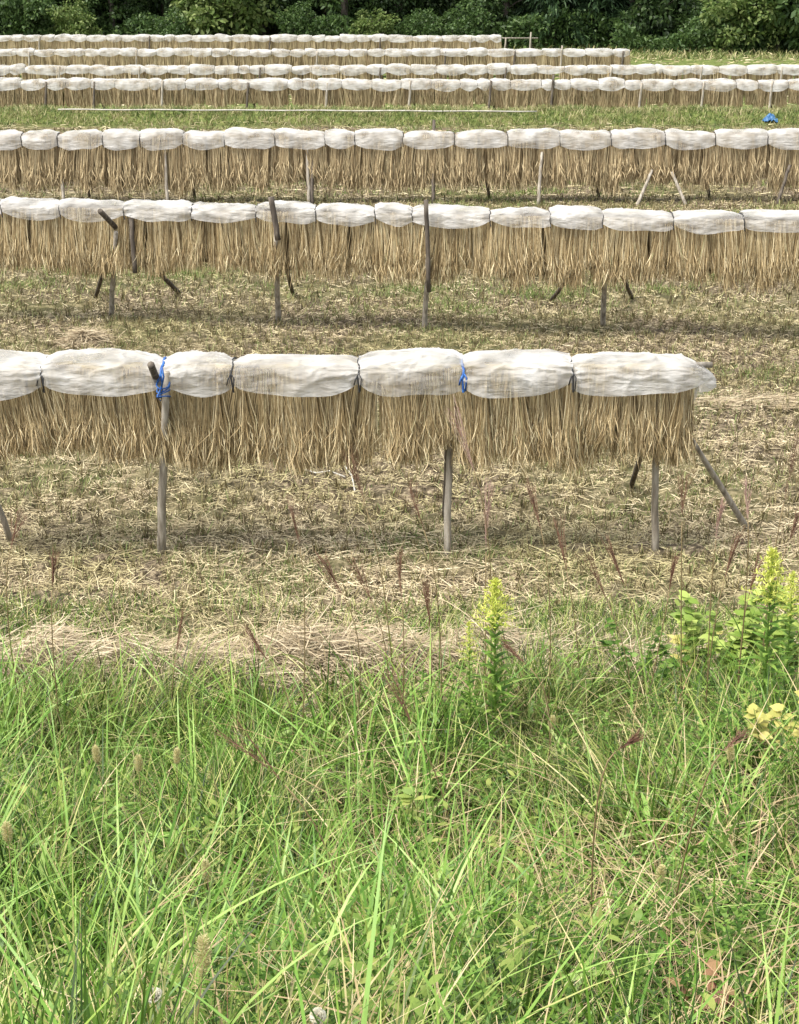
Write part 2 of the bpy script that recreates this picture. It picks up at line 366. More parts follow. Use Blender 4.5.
# ------------------------------------------------------------------ drying racks
ORD = ['first', 'second', 'third', 'fourth', 'fifth', 'sixth', 'seventh', 'eighth', 'ninth', 'tenth', 'eleventh', 'twelfth', 'thirteenth', 'fourteenth', 'fifteenth', 'sixteenth',
       'seventeenth', 'eighteenth', 'nineteenth', 'twentieth'] + ['twenty-'+w for w in ('first', 'second', 'third', 'fourth', 'fifth', 'sixth', 'seventh', 'eighth', 'ninth')] + \
      ['thirtieth'] + ['thirty-'+w for w in ('first', 'second', 'third', 'fourth', 'fifth', 'sixth', 'seventh', 'eighth', 'ninth')]

class Row:
    def __init__(s, dl, dr, ztop, zhem, zbot, half, ties, last_end=False):
        s.dl, s.dr, s.zt, s.zh, s.zb, s.half = dl, dr, ztop, zhem, zbot, half
        s.ties = [s.wx(t) for t in ties]; s.end = last_end
    def d_px(s, px): return s.dl+(s.dr-s.dl)*px/799
    def wx(s, px): return xat(px, s.d_px(px), s.zt-.1)
    def y(s, x):
        xl, xr = xat(0, s.dl, s.zt-.1), xat(799, s.dr, s.zt-.1)
        return s.dl+(s.dr-s.dl)*(x-xl)/(xr-xl)

def cover_mesh(row, x0, x1, seed, nL, nT, end=False, hemk=1.0, rise=0.0):
    L = x1-x0; V = []
    yb0 = row.y(x0); yb1 = row.y(x1); tilt_ = random.uniform(-.04, .04); skew = random.uniform(.7, 1.4); dz = 0 if end else random.uniform(-.02, .025); far = row.dl > 25; cd1 = random.uniform(-2, 2); fk = random.uniform(.6, 1.6)
    for i in range(nL+1):
        s = i/nL; x = x0+L*s
        w = (.045 if row.dl < 25 else .07)
        e0, e1 = math.exp(-(s*L/w)**2), math.exp(-((1-s)*L/w)**2)
        pin = min(1, max(e0, e1 if not end else 0))
        pin *= (.5 if row.dl > 40 else .8)
        near_end = math.exp(-(s*L/.13)**2)+(0 if end else math.exp(-((1-s)*L/.13)**2))
        sag = math.sin(math.pi*s**skew)
        fl = noise.noise(Vector((x*1.8, seed*3.1, 0)))
        top = row.zt-(row.zt-row.zh)*(.12*pin+.06*near_end)+(.05 if far else .03)*fl+dz
        hem = row.zh+(row.zt-row.zh)*(.08*pin+.10*near_end)-.035*hemk*sag*(row.zt-row.zh)/.3+.015+tilt_*(s-.5)+.035*noise.noise(Vector((x*3.1, seed, 5)))
        a = row.half*((1.05 if end else 1.13)-.15*pin-.08*near_end)*(1+.08*noise.noise(Vector((x*2.3, seed, 9))))
        xo = 0
        if end:
            c = max(0, (s-.72)/.28); a *= (1-.75*c**2); top -= .14*c**2; hem += .10*c**2*0+.04*c
        for j in range(nT+1):
            t = j/nT; ct, st = math.cos(math.pi*t), math.sin(math.pi*t)
            sh = 1-.0*st
            yy = -a*math.copysign(abs(ct)**.72, ct); zz = hem+(top-hem)*(max(st, 0)**.56)
            # lengthwise folds that run into the ties
            A = row.half/.17*(.009+.016*near_end)*fk
            f = noise.noise(Vector((x*2.4+seed, t*12+(x-x0)*5*tilt_*20+1.2*math.sin(x*2+seed), seed*.7)))+.5*noise.noise(Vector((x*5, t*34, seed)))
            f2 = noise.noise(Vector((x*6+t*5, t*5-x*2, seed+20)))
            cr = (1-abs(noise.noise(Vector((x*3.5+t*2.5+seed, t*6-x*1.2*cd1, seed+40))))*2.2); cr = max(cr, 0)**5*.013
            cr += max(1-abs(noise.noise(Vector((x*6-t*3, t*10+x*cd1, seed+60))))*2.5, 0)**4*.007
            r = (A*f+.010*f2)*.8+cr
            nrm = Vector((0, -ct, max(st, .1))).normalized()
            xe = x
            yb = yb0+(yb1-yb0)*(x-x0)/L
            V.append((xe+.01*f2, yb+yy+nrm.y*r, zz+nrm.z*r))
    I = np.arange(nL)[:, None]*(nT+1)+np.arange(nT)[None]
    return np.array(V), np.stack([I, I+1, I+nT+2, I+nT+1], -1).reshape(-1, 4)

def sheaf_mesh(name, n, L, half, wid, W, k, mat, ears=True, seed=0):
    """straws hung astride a rail (origin at the rail), ends splaying down on both sides"""
    side = rng.choice([-1, 1], n, p=[.62, .38])            # camera side gets a few more straws
    x0 = rng.uniform(-.5, .5, n)*wid*1.0
    nc = 4; cx = np.sort(rng.uniform(-.45, .45, nc))*wid; ci = np.argmin(np.abs(x0[:, None]-cx[None]), 1)
    cl = rng.uniform(.80, 1.06, nc)[ci]; cd = rng.uniform(.55, 1.15, nc)[ci]    # locks of straw of uneven length and depth
    depth = rng.random(n)**.6*cd
    b = np.stack([x0, side*(.015+.32*half*depth), rng.uniform(-.03, .01, n)], 1)
    lean = rng.normal(0, .055, n)+(cx[ci]-x0)*.65+rng.normal(0, .045, nc)[ci]
    d = unit(np.stack([lean, side*(.06+.36*depth*half/.17), -np.ones(n)], 1))
    bend = np.stack([rng.normal(0, .05, n)+(cx[ci]-x0)*.4, -side*(.03+.20*depth*half/.17), np.zeros(n)], 1)
    Ls = L*rng.uniform(.78, 1.0, n)*cl
    G = Geo(); G.add(*ribbons(b, d, bend, Ls, W*rng.uniform(.6, 1.35, n), k, prof=np.linspace(1.0, .7, k+1), face=unit(np.stack([rng.normal(0, .6, n), side, rng.normal(0, .3, n)], 1))))
    if ears:
        m = n//2; q = rng.choice(n, m, replace=False); s0 = rng.uniform(.55, .93, m)[:, None]
        p = b[q]+Ls[q][:, None]*(d[q]*s0+bend[q]*s0**2)
        dd = unit(d[q]+rng.normal(0, .2, (m, 3)))
        G.add(*ribbons(p, dd, np.stack([rng.normal(0, .2, m), side[q]*.1, -np.full(m, .25)], 1), rng.uniform(.06, .15, m)*L/.75, W*1.3*rng.uniform(.7, 1.3, m), 2, prof=[.4, 1, .2], face=unit(np.stack([rng.normal(0, .6, m), side[q], rng.normal(0, .3, m)], 1))))
    # inner packed straw
    nz_ = 7; V = []
    for i in range(nz_+1):
        s = i/nz_; zz = .03-(L*.86)*s
        hy = half*(.22+.28*math.sin(min(1, s*1.3)*math.pi*.5)); hx = wid*(.46-.10*s)
        for (cx, cy) in ((-1, -.7), (-.4, -1), (.4, -1), (1, -.7), (1, .7), (.4, 1), (-.4, 1), (-1, .7)):
            V.append((cx*hx+rng.normal(0, .006), cy*hy*.8+rng.normal(0, .006), zz))
    Fq = [(i*8+j, i*8+(j+1) % 8, (i+1)*8+(j+1) % 8, (i+1)*8+j) for i in range(nz_) for j in range(8)]
    G.add(V, Fq)
    return G.me(name, mat)

def pole(parent, name, a, b, r0, r1, mat, org, seed=0, wob=.015):
    G = Geo(); G.add(*tube(log_pts(a, b, 7, wob, seed), np.linspace(r0, r1, 7), 8))
    return obj(name, G.me(name, mat, True, org), parent)

SH = {}
def sheaf_set(key, *args, nv=8, **kw):
    SH[key] = [sheaf_mesh('straw_sheaf', *args, seed=q, **kw) for q in range(nv)]
sheaf_set('a', 860, .76, .17, .20, .0033, 4, M['straw'], nv=10)
sheaf_set('b', 420, .78, .17, .21, .0052, 3, M['straw'])
sheaf_set('c', 240, 1.02, .19, .26, .0095, 3, M['straw_far'])
sheaf_set('d', 190, .80, .18, .38, .014, 2, M['straw_far'], ears=False)
sheaf_set('e', 110, .80, .18, .56, .022, 2, M['straw_far'], ears=False)

def hang_sheaves(row, key, step, rack, group, baseL, xend=None, names=None, lean=None):
    x_0 = row.ties[0]+.5*step; x_1 = (xend if xend is not None else row.ties[-1])-.5*step; num = round((x_1-x_0)/step); cnt = num+1
    for q_ in range(num+1):
        x = x_0+(x_1-x_0)*q_/num+(random.uniform(-.12, .12)*step if 0 < q_ < num else 0)
        sec = max(q for q in range(len(row.ties)) if row.ties[q] <= x)
        o = obj('straw_sheaf', random.choice(SH[key]), None, (x, row.y(x)+random.uniform(-.015, .015), row.zt-.09))
        want = (row.zt-.09-row.zb)
        sc = want/baseL*random.uniform(.90, 1.09)
        if random.random() < .12: sc *= 1.06
        o.scale = (random.uniform(.9, 1.25)*(1 if random.random() < .5 else -1), random.uniform(.85, 1.12), sc)
        ln = lean(x) if lean else 0
        o.rotation_euler = (R(random.uniform(-2, 2)), R(random.gauss(0, 2.5)+ln), R(random.uniform(-7, 7)))
        nm = names[sec] if names else ORD[sec]
        tag(o, nm, 'straw sheaf', group)
    return cnt

def build_cover(row, label, nL, nT, bluet=(), group='white net covers over the drying racks', ends=None, detail=True):
    org = (row.ties[0], row.y(row.ties[0]), row.zt)
    root = empty('net_cover', org); tag(root, label, 'cover', group)
    for q in range(len(row.ties)-1):
        e = (ends == q)
        x0, x1 = row.ties[q], row.ties[q+1]
        V, Fq = cover_mesh(row, x0, x1+(.0 if not e else 0), q*1.37+row.dl, nL, nT, e, hemk=random.uniform(.4, 1.5))
        G = Geo(); G.add(V, Fq); obj('cover_section', G.me('cover_section', M['net'], True, org), root)
    for q, x in enumerate(row.ties[1:], 1):
        if q == len(row.ties)-1 and ends is not None: continue
        blue = q in bluet; H_ = row.zt-row.zh
        th = np.linspace(0, math.pi, 15); y0 = row.y(x)
        pts = np.stack([x+.006*np.sin(th*5+q), y0-row.half*.98*np.sign(np.cos(th))*np.abs(np.cos(th))**.72-.0, row.zh+H_*.18+(H_*.68)*np.sin(th)**.56], 1)
        pts[0] += [.01, .0, -.03]; pts[-1] += [0, 0, -.03]
        G = Geo(); r = .0065 if row.dl < 25 else (.009 if row.dl < 40 else .006)
        if blue: r = .010
        G.add(*tube(pts, r, 6, False))
        if row.dl < 12:                                 # knot and loose ends
            kp = pts[2]
            G.add(*tube([kp, kp+[.02, -.02, -.03], kp+[.012, -.03, -.12]], r*.7, 6))
            G.add(*tube([kp, kp+[-.02, -.02, -.04], kp+[-.03, -.02, -.08]], r*.7, 6))
        obj('tie_cord', G.me('tie_cord', M['bluecord'] if blue else M['cord'], True, org), root)
    return root

def secnames(n, rack): return [f'rice straw sheaf on the {rack}, under its {ORD[q]} white cover section from left' for q in range(n)]

# ---- rack 1 (nearest)
r1 = Row(10.4, 10.42, 1.475, 1.235, .70, .17, [-75, 46, 165, 234, 359, 462, 570, 712])
org = (0, 10.4, 0)
k1 = empty('drying_rack', org); tag(k1, 'nearest wooden drying rack, its right end and slanted end prop in view', 'drying rack', 'wooden drying racks in rows')
xe = r1.wx(689)
pole(k1, 'rail', (r1.ties[0]-.1, 10.4, 1.38), (xe+.16, 10.42, 1.40), .028, .022, M['wood'], org, 1, .03)
def base(px, py): return on_ray(px, py, 0)
def front_post(k, px0, py0, px1, py1, dtop, org, r=.030, seed=0, mat='wood', nm='post'):
    a = base(px0, py0); a[2] -= .1; b = P(px1, py1, dtop); pole(k, nm, a, b, r, r*.75, M[mat], org, seed)
front_post(k1, 160, 553, 166, 372, 10.22, org, .033, 3)
front_post(k1, 447, 557, 451, 385, 10.38, org, .028, 4)
front_post(k1, 655, 553, 657, 385, 10.38, org, .028, 5)
front_post(k1, 754, 526, 668, 402, 10.62, org, .026, 7, nm='prop')
pole(k1, 'prop', P(151, 365, 9.96), base(188, 458), .026, .024, M['darkwood'], org, 8)
pole(k1, 'prop', P(450, 385, 10.45), (xat(445, 11.2, 0), 11.2, -.05), .026, .024, M['darkwood'], org, 9)
pole(k1, 'prop', P(662, 390, 10.5), base(631, 487), .024, .022, M['darkwood'], org, 10)
pole(k1, 'prop', P(-40, 400, 10.4), base(12, 546), .026, .024, M['wood'], org, 11)
G = Geo()                                                # blue lashing where pole and prop cross
c = P(163, 384, 10.2)
for q in range(4):
    th = np.linspace(0, 2*math.pi, 12); G.add(*tube(np.stack([c[0]+.045*np.cos(th), c[1]+.06*np.sin(th), c[2]-.03*q+.02*np.sin(th+q)], 1), .005, 5, False))
G.add(*tube([c+[0, -.06, .0], c+[.02, -.08, .07], c+[.005, -.05, .14]], .007, 6)); G.add(*tube([c+[0, -.06, 0], c+[-.03, -.08, -.07], c+[-.01, -.07, -.1]], .006, 5))
obj('lashing', G.me('lashing', M['bluecord'], True, org), k1)

build_cover(r1, 'long white net cover on the nearest rack, gathered end at right, two blue ties', 68, 60, bluet=(2, 5), ends=6)
# loose tail of the sheet at the right end
G = Geo(); c = P(700, 372, 10.4); V = []
for i in range(13):
    for j in range(9):
        s, t = i/12, j/8
        V.append((c[0]-.09+.14*s+.012*math.sin(t*9+s*5), c[1]+.10+.05*math.sin(s*6+t*3)*t, c[2]-.0-.28*t*(1-.25*s)+.02*math.sin(s*9)))
I = np.arange(12)[:, None]*9+np.arange(8)[None]; G.add(V, np.stack([I, I+1, I+10, I+9], -1).reshape(-1, 4))
V = []
for i in range(9):
    for j in range(12):
        th = j/12*2*math.pi; s = i/8; rr = .075*(1-s)**.7+.022+.012*math.sin(th*3+s*4)
        V.append((c[0]-.0+.11*s, c[1]-.03+rr*math.cos(th)*.8, c[2]-.03-.05*s+rr*math.sin(th)))
G.add(V, [(i*12+j, i*12+(j+1) % 12, (i+1)*12+(j+1) % 12, (i+1)*12+j) for i in range(8) for j in range(12)])
cov1 = [o for o in COL.objects if o.name.startswith('net_cover')][0]
obj('loose_end', G.me('loose_end', M['net'], True, tuple(cov1.location)), cov1)
N = hang_sheaves(r1, 'a', .165, 'nearest rack', 'rice straw sheaves on the nearest rack', .74, xend=xe, names=secnames(8, 'nearest rack'), lean=lambda x: -5 if x < -1.6 else 0)

# ---- rack 2
r2 = Row(18.75, 17.55, 1.475, 1.265, .63, .17, [-45, 4, 62, 126, 193, 257, 316, 375, 412, 489, 549, 601, 671, 741, 825])
org = (0, 18.1, 0); k2 = empty('drying_rack', org)
tag(k2, 'second wooden drying rack, its pole tips rising above the white covers', 'drying rack', 'wooden drying racks in rows')
pole(k2, 'rail', (r2.ties[0], r2.y(r2.ties[0]), 1.36), (r2.ties[-1], r2.y(r2.ties[-1]), 1.36), .028, .024, M['wood'], org, 1, .03)
dd = lambda px: r2.d_px(px)-.24
front_post(k2, 110, 316, 116, 232, dd(113), org, .034, 1)
pole(k2, 'prop', P(100, 211, dd(100)-.32), base(180, 294), .032, .030, M['darkwood'], org, 2)
pole(k2, 'prop', P(131, 218, dd(131)+.09), P(135, 273, dd(135)+.04), .030, .028, M['darkwood'], org, 3)  # short dark upright strip, partly sunk into the straw
pole(k2, 'prop', P(118, 222, dd(118)+.5), base(95, 299), .028, .028, M['darkwood'], org, 4)
front_post(k2, 278, 321, 276, 232, dd(277), org, .036, 5); pole(k2, 'post', P(271, 197, dd(271)-.04), P(278, 240, dd(278)-.04), .034, .034, M['darkwood'], org, 6)
pole(k2, 'prop', P(276, 225, dd(276)+.5), base(293, 294), .028, .028, M['darkwood'], org, 7)
front_post(k2, 424, 328, 428, 258, dd(426), org, .034, 8); pole(k2, 'post', P(426, 200, dd(426)-.04), P(429, 292, dd(429)-.03), .026, .026, M['darkwood'], org, 9)
front_post(k2, 603, 326, 606, 240, dd(606)+.15, org, .034, 10)
pole(k2, 'prop', P(606, 225, dd(606)+.5), base(550, 302), .026, .026, M['darkwood'], org, 11)
pole(k2, 'prop', P(600, 225, dd(606)+.5), base(632, 298), .026, .026, M['darkwood'], org, 12)
build_cover(r2, 'white net cover on the second rack, pinched where pole tips poke through', 34, 34)
N += hang_sheaves(r2, 'b', .19, '', 'rice straw sheaves on the second rack', .76, names=['rice straw sheaf on the second rack, at its far left cut off end']+secnames(15, 'second rack'))

# ---- rack 3
r3 = Row(29.6, 29.9, 1.35, 1.02, .20, .20, [-28, 23, 59, 104, 141, 184, 225, 275, 325, 355, 403, 454, 507, 559, 610, 664, 714, 766, 825])
org = (0, 29.7, 0); k3 = empty('drying_rack', org)
tag(k3, 'third wooden drying rack, on flat field before the grassy bank', 'drying rack', 'wooden drying racks in rows')
pole(k3, 'rail', (r3.ties[0], r3.y(r3.ties[0]), 1.24), (r3.ties[-1], r3.y(r3.ties[-1]), 1.24), .03, .026, M['wood'], org, 1, .03)
for q, (bx, by, tx, ty, mt) in enumerate([(63, 197, 60, 136, 'wood'), (167, 196, 164, 132, 'wood'), (309, 200, 307, 150, 'wood'), (312, 196, 312, 152, 'darkwood'), (433, 204, 434, 120, 'darkwood'), (538, 203, 542, 152, 'wood'),
                                          (635, 208, 652, 170, 'wood'), (687, 205, 672, 172, 'wood'), (775, 209, 790, 165, 'darkwood'), (588+110, 200, 790, 200, None)]):
    if mt is None: continue
    a = P(bx, by, 29.35); b = P(tx, ty, 29.62 if q != 4 else 29.95); a[2] = min(a[2], 0.0)-.05
    pole(k3, 'post' if q not in (6, 7) else 'prop', a, b, .034, .028, M[mt], org, q)
for px in (80, 185, 300, 480, 590, 700): pole(k3, 'prop', (xat(px, 29.9, 1.2), 29.8, 1.2), (xat(px+10, 30.3, 0), 30.3, -.05), .035, .03, M['darkwood'], org, px)
build_cover(r3, 'white net cover on the third rack, just before the grassy bank', 12, 16)
N += hang_sheaves(r3, 'c', .245, '', 'rice straw sheaves on the third rack', 1.02, names=secnames(19, 'third rack'))

# ---- racks on the upper terraces
T4 = [-12, 22, 46, 67, 92, 116, 150, 162, 186, 219, 232, 250, 288, 303, 318, 342, 372, 401, 431, 460, 477, 490, 510, 541, 554, 570, 598, 624, 641, 672, 701, 735, 757, 787, 822]
T5 = [-10, 11, 26, 67, 90, 125, 146, 168, 190, 215, 239, 250, 265, 292, 312, 340, 367, 387, 411, 436, 465, 487, 510, 537, 564, 587, 610, 635, 655, 662, 690, 718, 746, 776, 810]
T6 = [-12, 17, 35, 55, 75, 85, 100, 120, 137, 157, 175, 192, 212, 230, 250, 272, 290, 305, 317, 335, 350, 367, 385, 412, 440, 467, 487, 515, 542, 562, 585, 612, 629]
T7 = [-10, 12, 25, 42, 55, 72, 87, 107, 122, 135, 151, 165, 175, 192, 215, 232, 250, 270, 297, 312, 325, 340, 357, 372, 387, 412, 427, 442, 457, 475, 490, 501]
rows = {4: Row(47.1, 46.7, 1.36, 1.05, .46, .22, T4), 5: Row(54, 54, 1.43, 1.13, .52, .22, T5), 6: Row(60, 60, 1.74, 1.47, .84, .22, T6), 7: Row(66.6, 65.6, 2.06, 1.80, 1.15, .22, T7)}
desc = {4: ('fourth wooden drying rack, standing right behind the grassy bank', 'lumpy white net cover on the fourth rack, right behind the grassy bank'),
        5: ('fifth wooden drying rack, second one behind the grassy bank', 'white net cover on the fifth rack, second one behind the grassy bank'),
        6: ('sixth wooden drying rack, ending right of centre before the trees', 'white net cover on the sixth rack, ending right of centre'),
        7: ('farthest wooden drying rack, with bare rail at its right end', 'white net cover on the farthest rack, in front of the forest')}
for q, r in rows.items():
    r.zt0 = r.zt; gy = float(g(0, r.dl)); org = (0, r.dl, gy)
    k = empty('drying_rack', org); tag(k, desc[q][0], 'drying rack', 'wooden drying racks in rows')
    xl = r.ties[-1] if q != 7 else r.wx(538)
    pole(k, 'rail', (r.ties[0], r.y(r.ties[0]), r.zt-.12), (xl, r.y(xl), r.zt-.12), .035, .03, M['wood'], org, q, .03)
    pxs = {4: [47, 95, 163, 248, 327, 410, 490, 552, 640, 702, 770], 5: [60, 140, 260, 380, 505, 610, 700, 780], 6: [30, 137, 317, 445, 514, 561, 622], 7: [40, 150, 270, 380, 470, 505, 530]}[q]
    for px in pxs:
        x = r.wx(px); yy = r.y(x); up = random.choice([0, .02, .06]) if px not in (561, 530, 552) else .22
        pole(k, 'post', (x-.05, yy-.30, float(g(x, yy-.3))-.1), (x+.02, yy-.22, r.zt-.1+up), .04, .032, M['wood'] if random.random() < .6 else M['darkwood'], org, px)
        pole(k, 'prop', (x+.2, yy+.35, float(g(x, yy+.3))-.1), (x+.02, yy+.02, r.zt-.1), .035, .03, M['darkwood'], org, px)
    build_cover(r, desc[q][1], 12, 12)
N += hang_sheaves(rows[4], 'd', .32, '', 'rice straw sheaves on the fourth rack', .80, names=secnames(35, 'fourth rack'))
N += hang_sheaves(rows[5], 'e', .53, '', 'rice straw sheaves on the fifth rack', .80, names=secnames(35, 'fifth rack'))
print('sheaves', N)
G = Geo()
for q in (6, 7):                                          # beyond the 300 largest sheaves: the rest as one mass
    r = rows[q]; n = 9000; x = rng.uniform(r.ties[0], r.ties[-1], n); sd = rng.choice([-1, 1], n)
    cl = np.sin(x*21)+.6*np.sin(x*13+2); yb = np.array([r.y(v) for v in x])
    L = (r.zt-.09-r.zb)*rng.uniform(.85, 1.05, n)*(1+.04*cl)
    b = np.stack([x, yb+sd*.08, np.full(n, r.zt-.08)], 1)
    d = unit(np.stack([rng.normal(0, .08, n), sd*(.18+.05*cl), -np.ones(n)], 1))
    G.add(*ribbons(b, d, np.stack([np.zeros(n), -sd*.12, np.zeros(n)], 1), L, rng.uniform(.012, .026, n), 2, prof=[1, 1, .8], face=np.stack([rng.normal(0, .4, n), sd*1.0, np.zeros(n)], 1)))
    xa, xb = r.ties[0], r.ties[-1]; m = 40; V = []
    for i in range(m+1):
        xx = xa+(xb-xa)*i/m; yy = r.y(xx)
        V += [(xx, yy-.08, r.zt-.08), (xx, yy-.12, r.zb+.08), (xx, yy+.12, r.zb+.08), (xx, yy+.08, r.zt-.08)]
    G.add(V, [(i*4+j, i*4+(j+1) % 4, i*4+4+(j+1) % 4, i*4+4+j) for i in range(m) for j in range(4)])
tag(obj('straw_curtain', G.me('straw_curtain', M['straw_far'])), 'rice straw hanging on the two farthest racks', 'straw', None, 'stuff')

# ------------------------------------------------------------------ white pipe on the terrace bank, blue sheet, plastic strap
a, b = P(58, 109.5, 44.0), P(537, 111.5, 44.0); org = tuple(a)
pts = np.linspace(a, b, 30); pts[:, 2] += .006*np.sin(np.arange(30)*1.3)
G = Geo(); G.add(*tube(pts, .020, 8)); tag(obj('pipe', G.me('pipe', M['white'], True, org), None, org), 'long thin white pipe lying along the grassy bank', 'pipe')
c = on_ray(770, 121, 0.0); V = []
for i in range(13):
    for j in range(13):
        s, t = i/12-.5, j/12-.5; h = .22*math.exp(-(s*s+t*t)*5)+.06*noise.noise(Vector((s*7, t*7, 2)))
        V.append((s*.42*(1-.3*abs(t)), t*.35, max(0, h)-.02))
I = np.arange(12)[:, None]*13+np.arange(12)[None]
Vt = np.array(V); Vb = Vt.copy(); Vb[:, 2] -= .012
G = Geo(); Fq = np.stack([I, I+1, I+14, I+13], -1).reshape(-1, 4); G.add(Vt, Fq); G.add(Vb, Fq)
tag(obj('plastic_sheet', G.me('plastic_sheet', M['blue'], False), None, c+np.array([0, 0, .0])), 'crumpled bright blue plastic sheet left on the grassy bank at right', 'plastic sheet')
for (pts_, lab) in (([(303, 469), (316, 473), (330, 471), (345, 477)], 'thin white plastic strap lying under the nearest rack'), ([(345, 466), (352, 476), (355, 492)], 'short white plastic strap standing bent beside a longer strap')):
    q = np.array([on_ray(px, py, .03) for px, py in pts_]); c = q[0].copy()
    G = Geo(); G.add(*tube(q, .007, 6)); tag(obj('strap', G.me('strap', M['white'], True, c), None, c), lab, 'strap')

# ------------------------------------------------------------------ foreground bank vegetation (uncountable)
def clumps(nc, per, y0, y1, Lr, W, k, dens, lean=(.05, .75), drop=.45, rad=.035):
    c = scatter(nc, y0, y1, dens=dens); m = rng.integers(int(per*.4), int(per*1.6), nc); idx = np.repeat(np.arange(nc), m); n = len(idx)
    a = rng.uniform(0, 6.28, n); r = np.abs(rng.normal(0, rad, n)); b = c[idx]+np.stack([r*np.cos(a), r*np.sin(a), np.zeros(n)], 1)
    size = rng.uniform(.65, 1.25, nc)[idx]; tl = rng.normal(0, .22, (nc, 2))[idx]
    ln = rng.uniform(*lean, n); h = np.stack([np.cos(a)*ln+tl[:, 0], np.sin(a)*ln+tl[:, 1], np.zeros(n)], 1)
    d = unit(h+np.array([0, 0, 1.])); cc = rng.uniform(.2, 1, n)[:, None]
    face = unit(np.cross(np.cross(h+1e-4, np.array([0, 0, 1.])), d)+rng.normal(0, .3, (n, 3)))
    return ribbons(b, d, h*cc*.7+np.array([0, 0, -1.])*cc*drop, rng.uniform(*Lr, n)*size, W*rng.uniform(.5, 1.3, n), k, None, face)
lush = lambda x, y: np.clip(.45+.55*vnoise(x, y, 1.1, 2)+np.where(x < -.3, .3, 0), 0, 1)
fade = lambda y: np.clip((8.15-y)/.7, 0, 1)
def gapn(x, y):
    v = -.10*(x > 0)+np.array([noise.noise(Vector((a*2.3, b*2.3, 12)))+.6*noise.noise(Vector((a*5, b*5, 15))) for a, b in zip(x, y)])
    for (px, py, r) in ((540, 855, .22), (650, 850, .20), (600, 905, .18), (180, 985, .2), (20, 800, .2)):      # hollows where the grass opens
        c = on_ray(px, py, .25); v = v-.55*np.exp(-((x-c[0])/r)**2-((y-c[1])/(r*1.3))**2)
    return np.clip(.62+2.8*v, .01, 1)
D = lambda x, y: lush(x, y)*fade(y)*gapn(x, y)
G = Geo()
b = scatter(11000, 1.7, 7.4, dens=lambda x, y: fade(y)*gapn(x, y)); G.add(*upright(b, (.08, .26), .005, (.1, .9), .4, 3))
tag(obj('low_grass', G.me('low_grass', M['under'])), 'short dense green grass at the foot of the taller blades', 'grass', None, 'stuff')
G = Geo()
b = scatter(4500, 1.7, 8.1, dens=D); G.add(*upright(b, (.20, .52), .009, (.1, .8), .5, 5))
b = scatter(900, 6.4, 7.9, dens=lambda x, y: np.clip((x-.9)*1.5, 0, 1)); G.add(*upright(b, (.4, .75), .008, (.1, .6), .4, 6))
G.add(*clumps(1050, 32, 1.7, 8.0, (.24, .58), .0095, 6, D))
b = scatter(4000, 1.7, 7.0, dens=D); G.add(*upright(b, (.30, .62), .0045, (.1, .5), .3, 5))
b = scatter(1500, 6.9, 8.2, dens=lambda x, y: np.clip(vnoise(x, y, 2.2, 5)*2-.7, .03, 1)*np.where(x > .5, 1, .5)); G.add(*upright(b, (.25, .60), .007, (.05, .5), .3, 5))
b = scatter(13000, 7.4, 9.4, dens=lambda x, y: np.clip(vnoise(x, y, 1.6, 7)*2-.8, .02, 1)); G.add(*upright(b, (.06, .24), .005, (.1, .8), .4, 3))
tag(obj('tall_grass', G.me('tall_grass', M['grass'])), 'mixed green and yellowing grass covering the near bank', 'grass', None, 'stuff')
G = Geo()
b = scatter(2000, 1.8, 7.7, dens=lambda x, y: np.clip(vnoise(x, y, 1.5, 9)*1.8-.6, .03, 1)*np.where(x < .2, 1, .55)*fade(y))
G.add(*upright(b, (.40, .85), .0125, (.1, .75), .55, 7))
b = scatter(4200, 1.8, 7.3, dens=lambda x, y: gapn(x, y)*fade(y)*np.where(x > -.3, 1, .6)); b[:, 2] += rng.uniform(.02, .22, len(b)); G.add(*upright(b, (.12, .28), .017, (.3, 1.4), .7, 6, prof=[.5, .9, 1, .9, .7, .4, .05]))
G.add(*clumps(150, 16, 1.9, 7.6, (.42, .80), .0125, 8, lambda x, y: np.where(x < .2, 1, .5)*fade(y)))
tag(obj('long_grass_blades', G.me('long_grass_blades', M['bright_grass'])), 'long arching bright green blades standing above the other grass', 'grass', None, 'stuff')
G = Geo()
dd_ = lambda x, y: np.clip(vnoise(x+.4, y, 1.2, 6)*1.5-.25, .1, 1)*np.where(x > -.5, 1, .45)*fade(y)
b = scatter(9000, 1.7, 8.0, dens=dd_); G.add(*upright(b, (.20, .50), .0024, (.1, 1.0), .3, 5, prof=[1, .9, .8, .7, .6, .5]))
b = scatter(1500, 2.6, 7.5, dens=dd_); b[:, 2] += rng.uniform(.1, .3, len(b)); G.add(*upright(b, (.2, .45), .005, (.6, 2.5), .4, 5))
b = scatter(500, 4, 8.3); G.add(*upright(b, (.5, .95), .0020, (.0, .25), .06, 5))
tag(obj('dry_grass_stems', G.me('dry_grass_stems', M['dry'])), 'thin dry tan grass stems tangled through the green bank', 'dry grass', None, 'stuff')

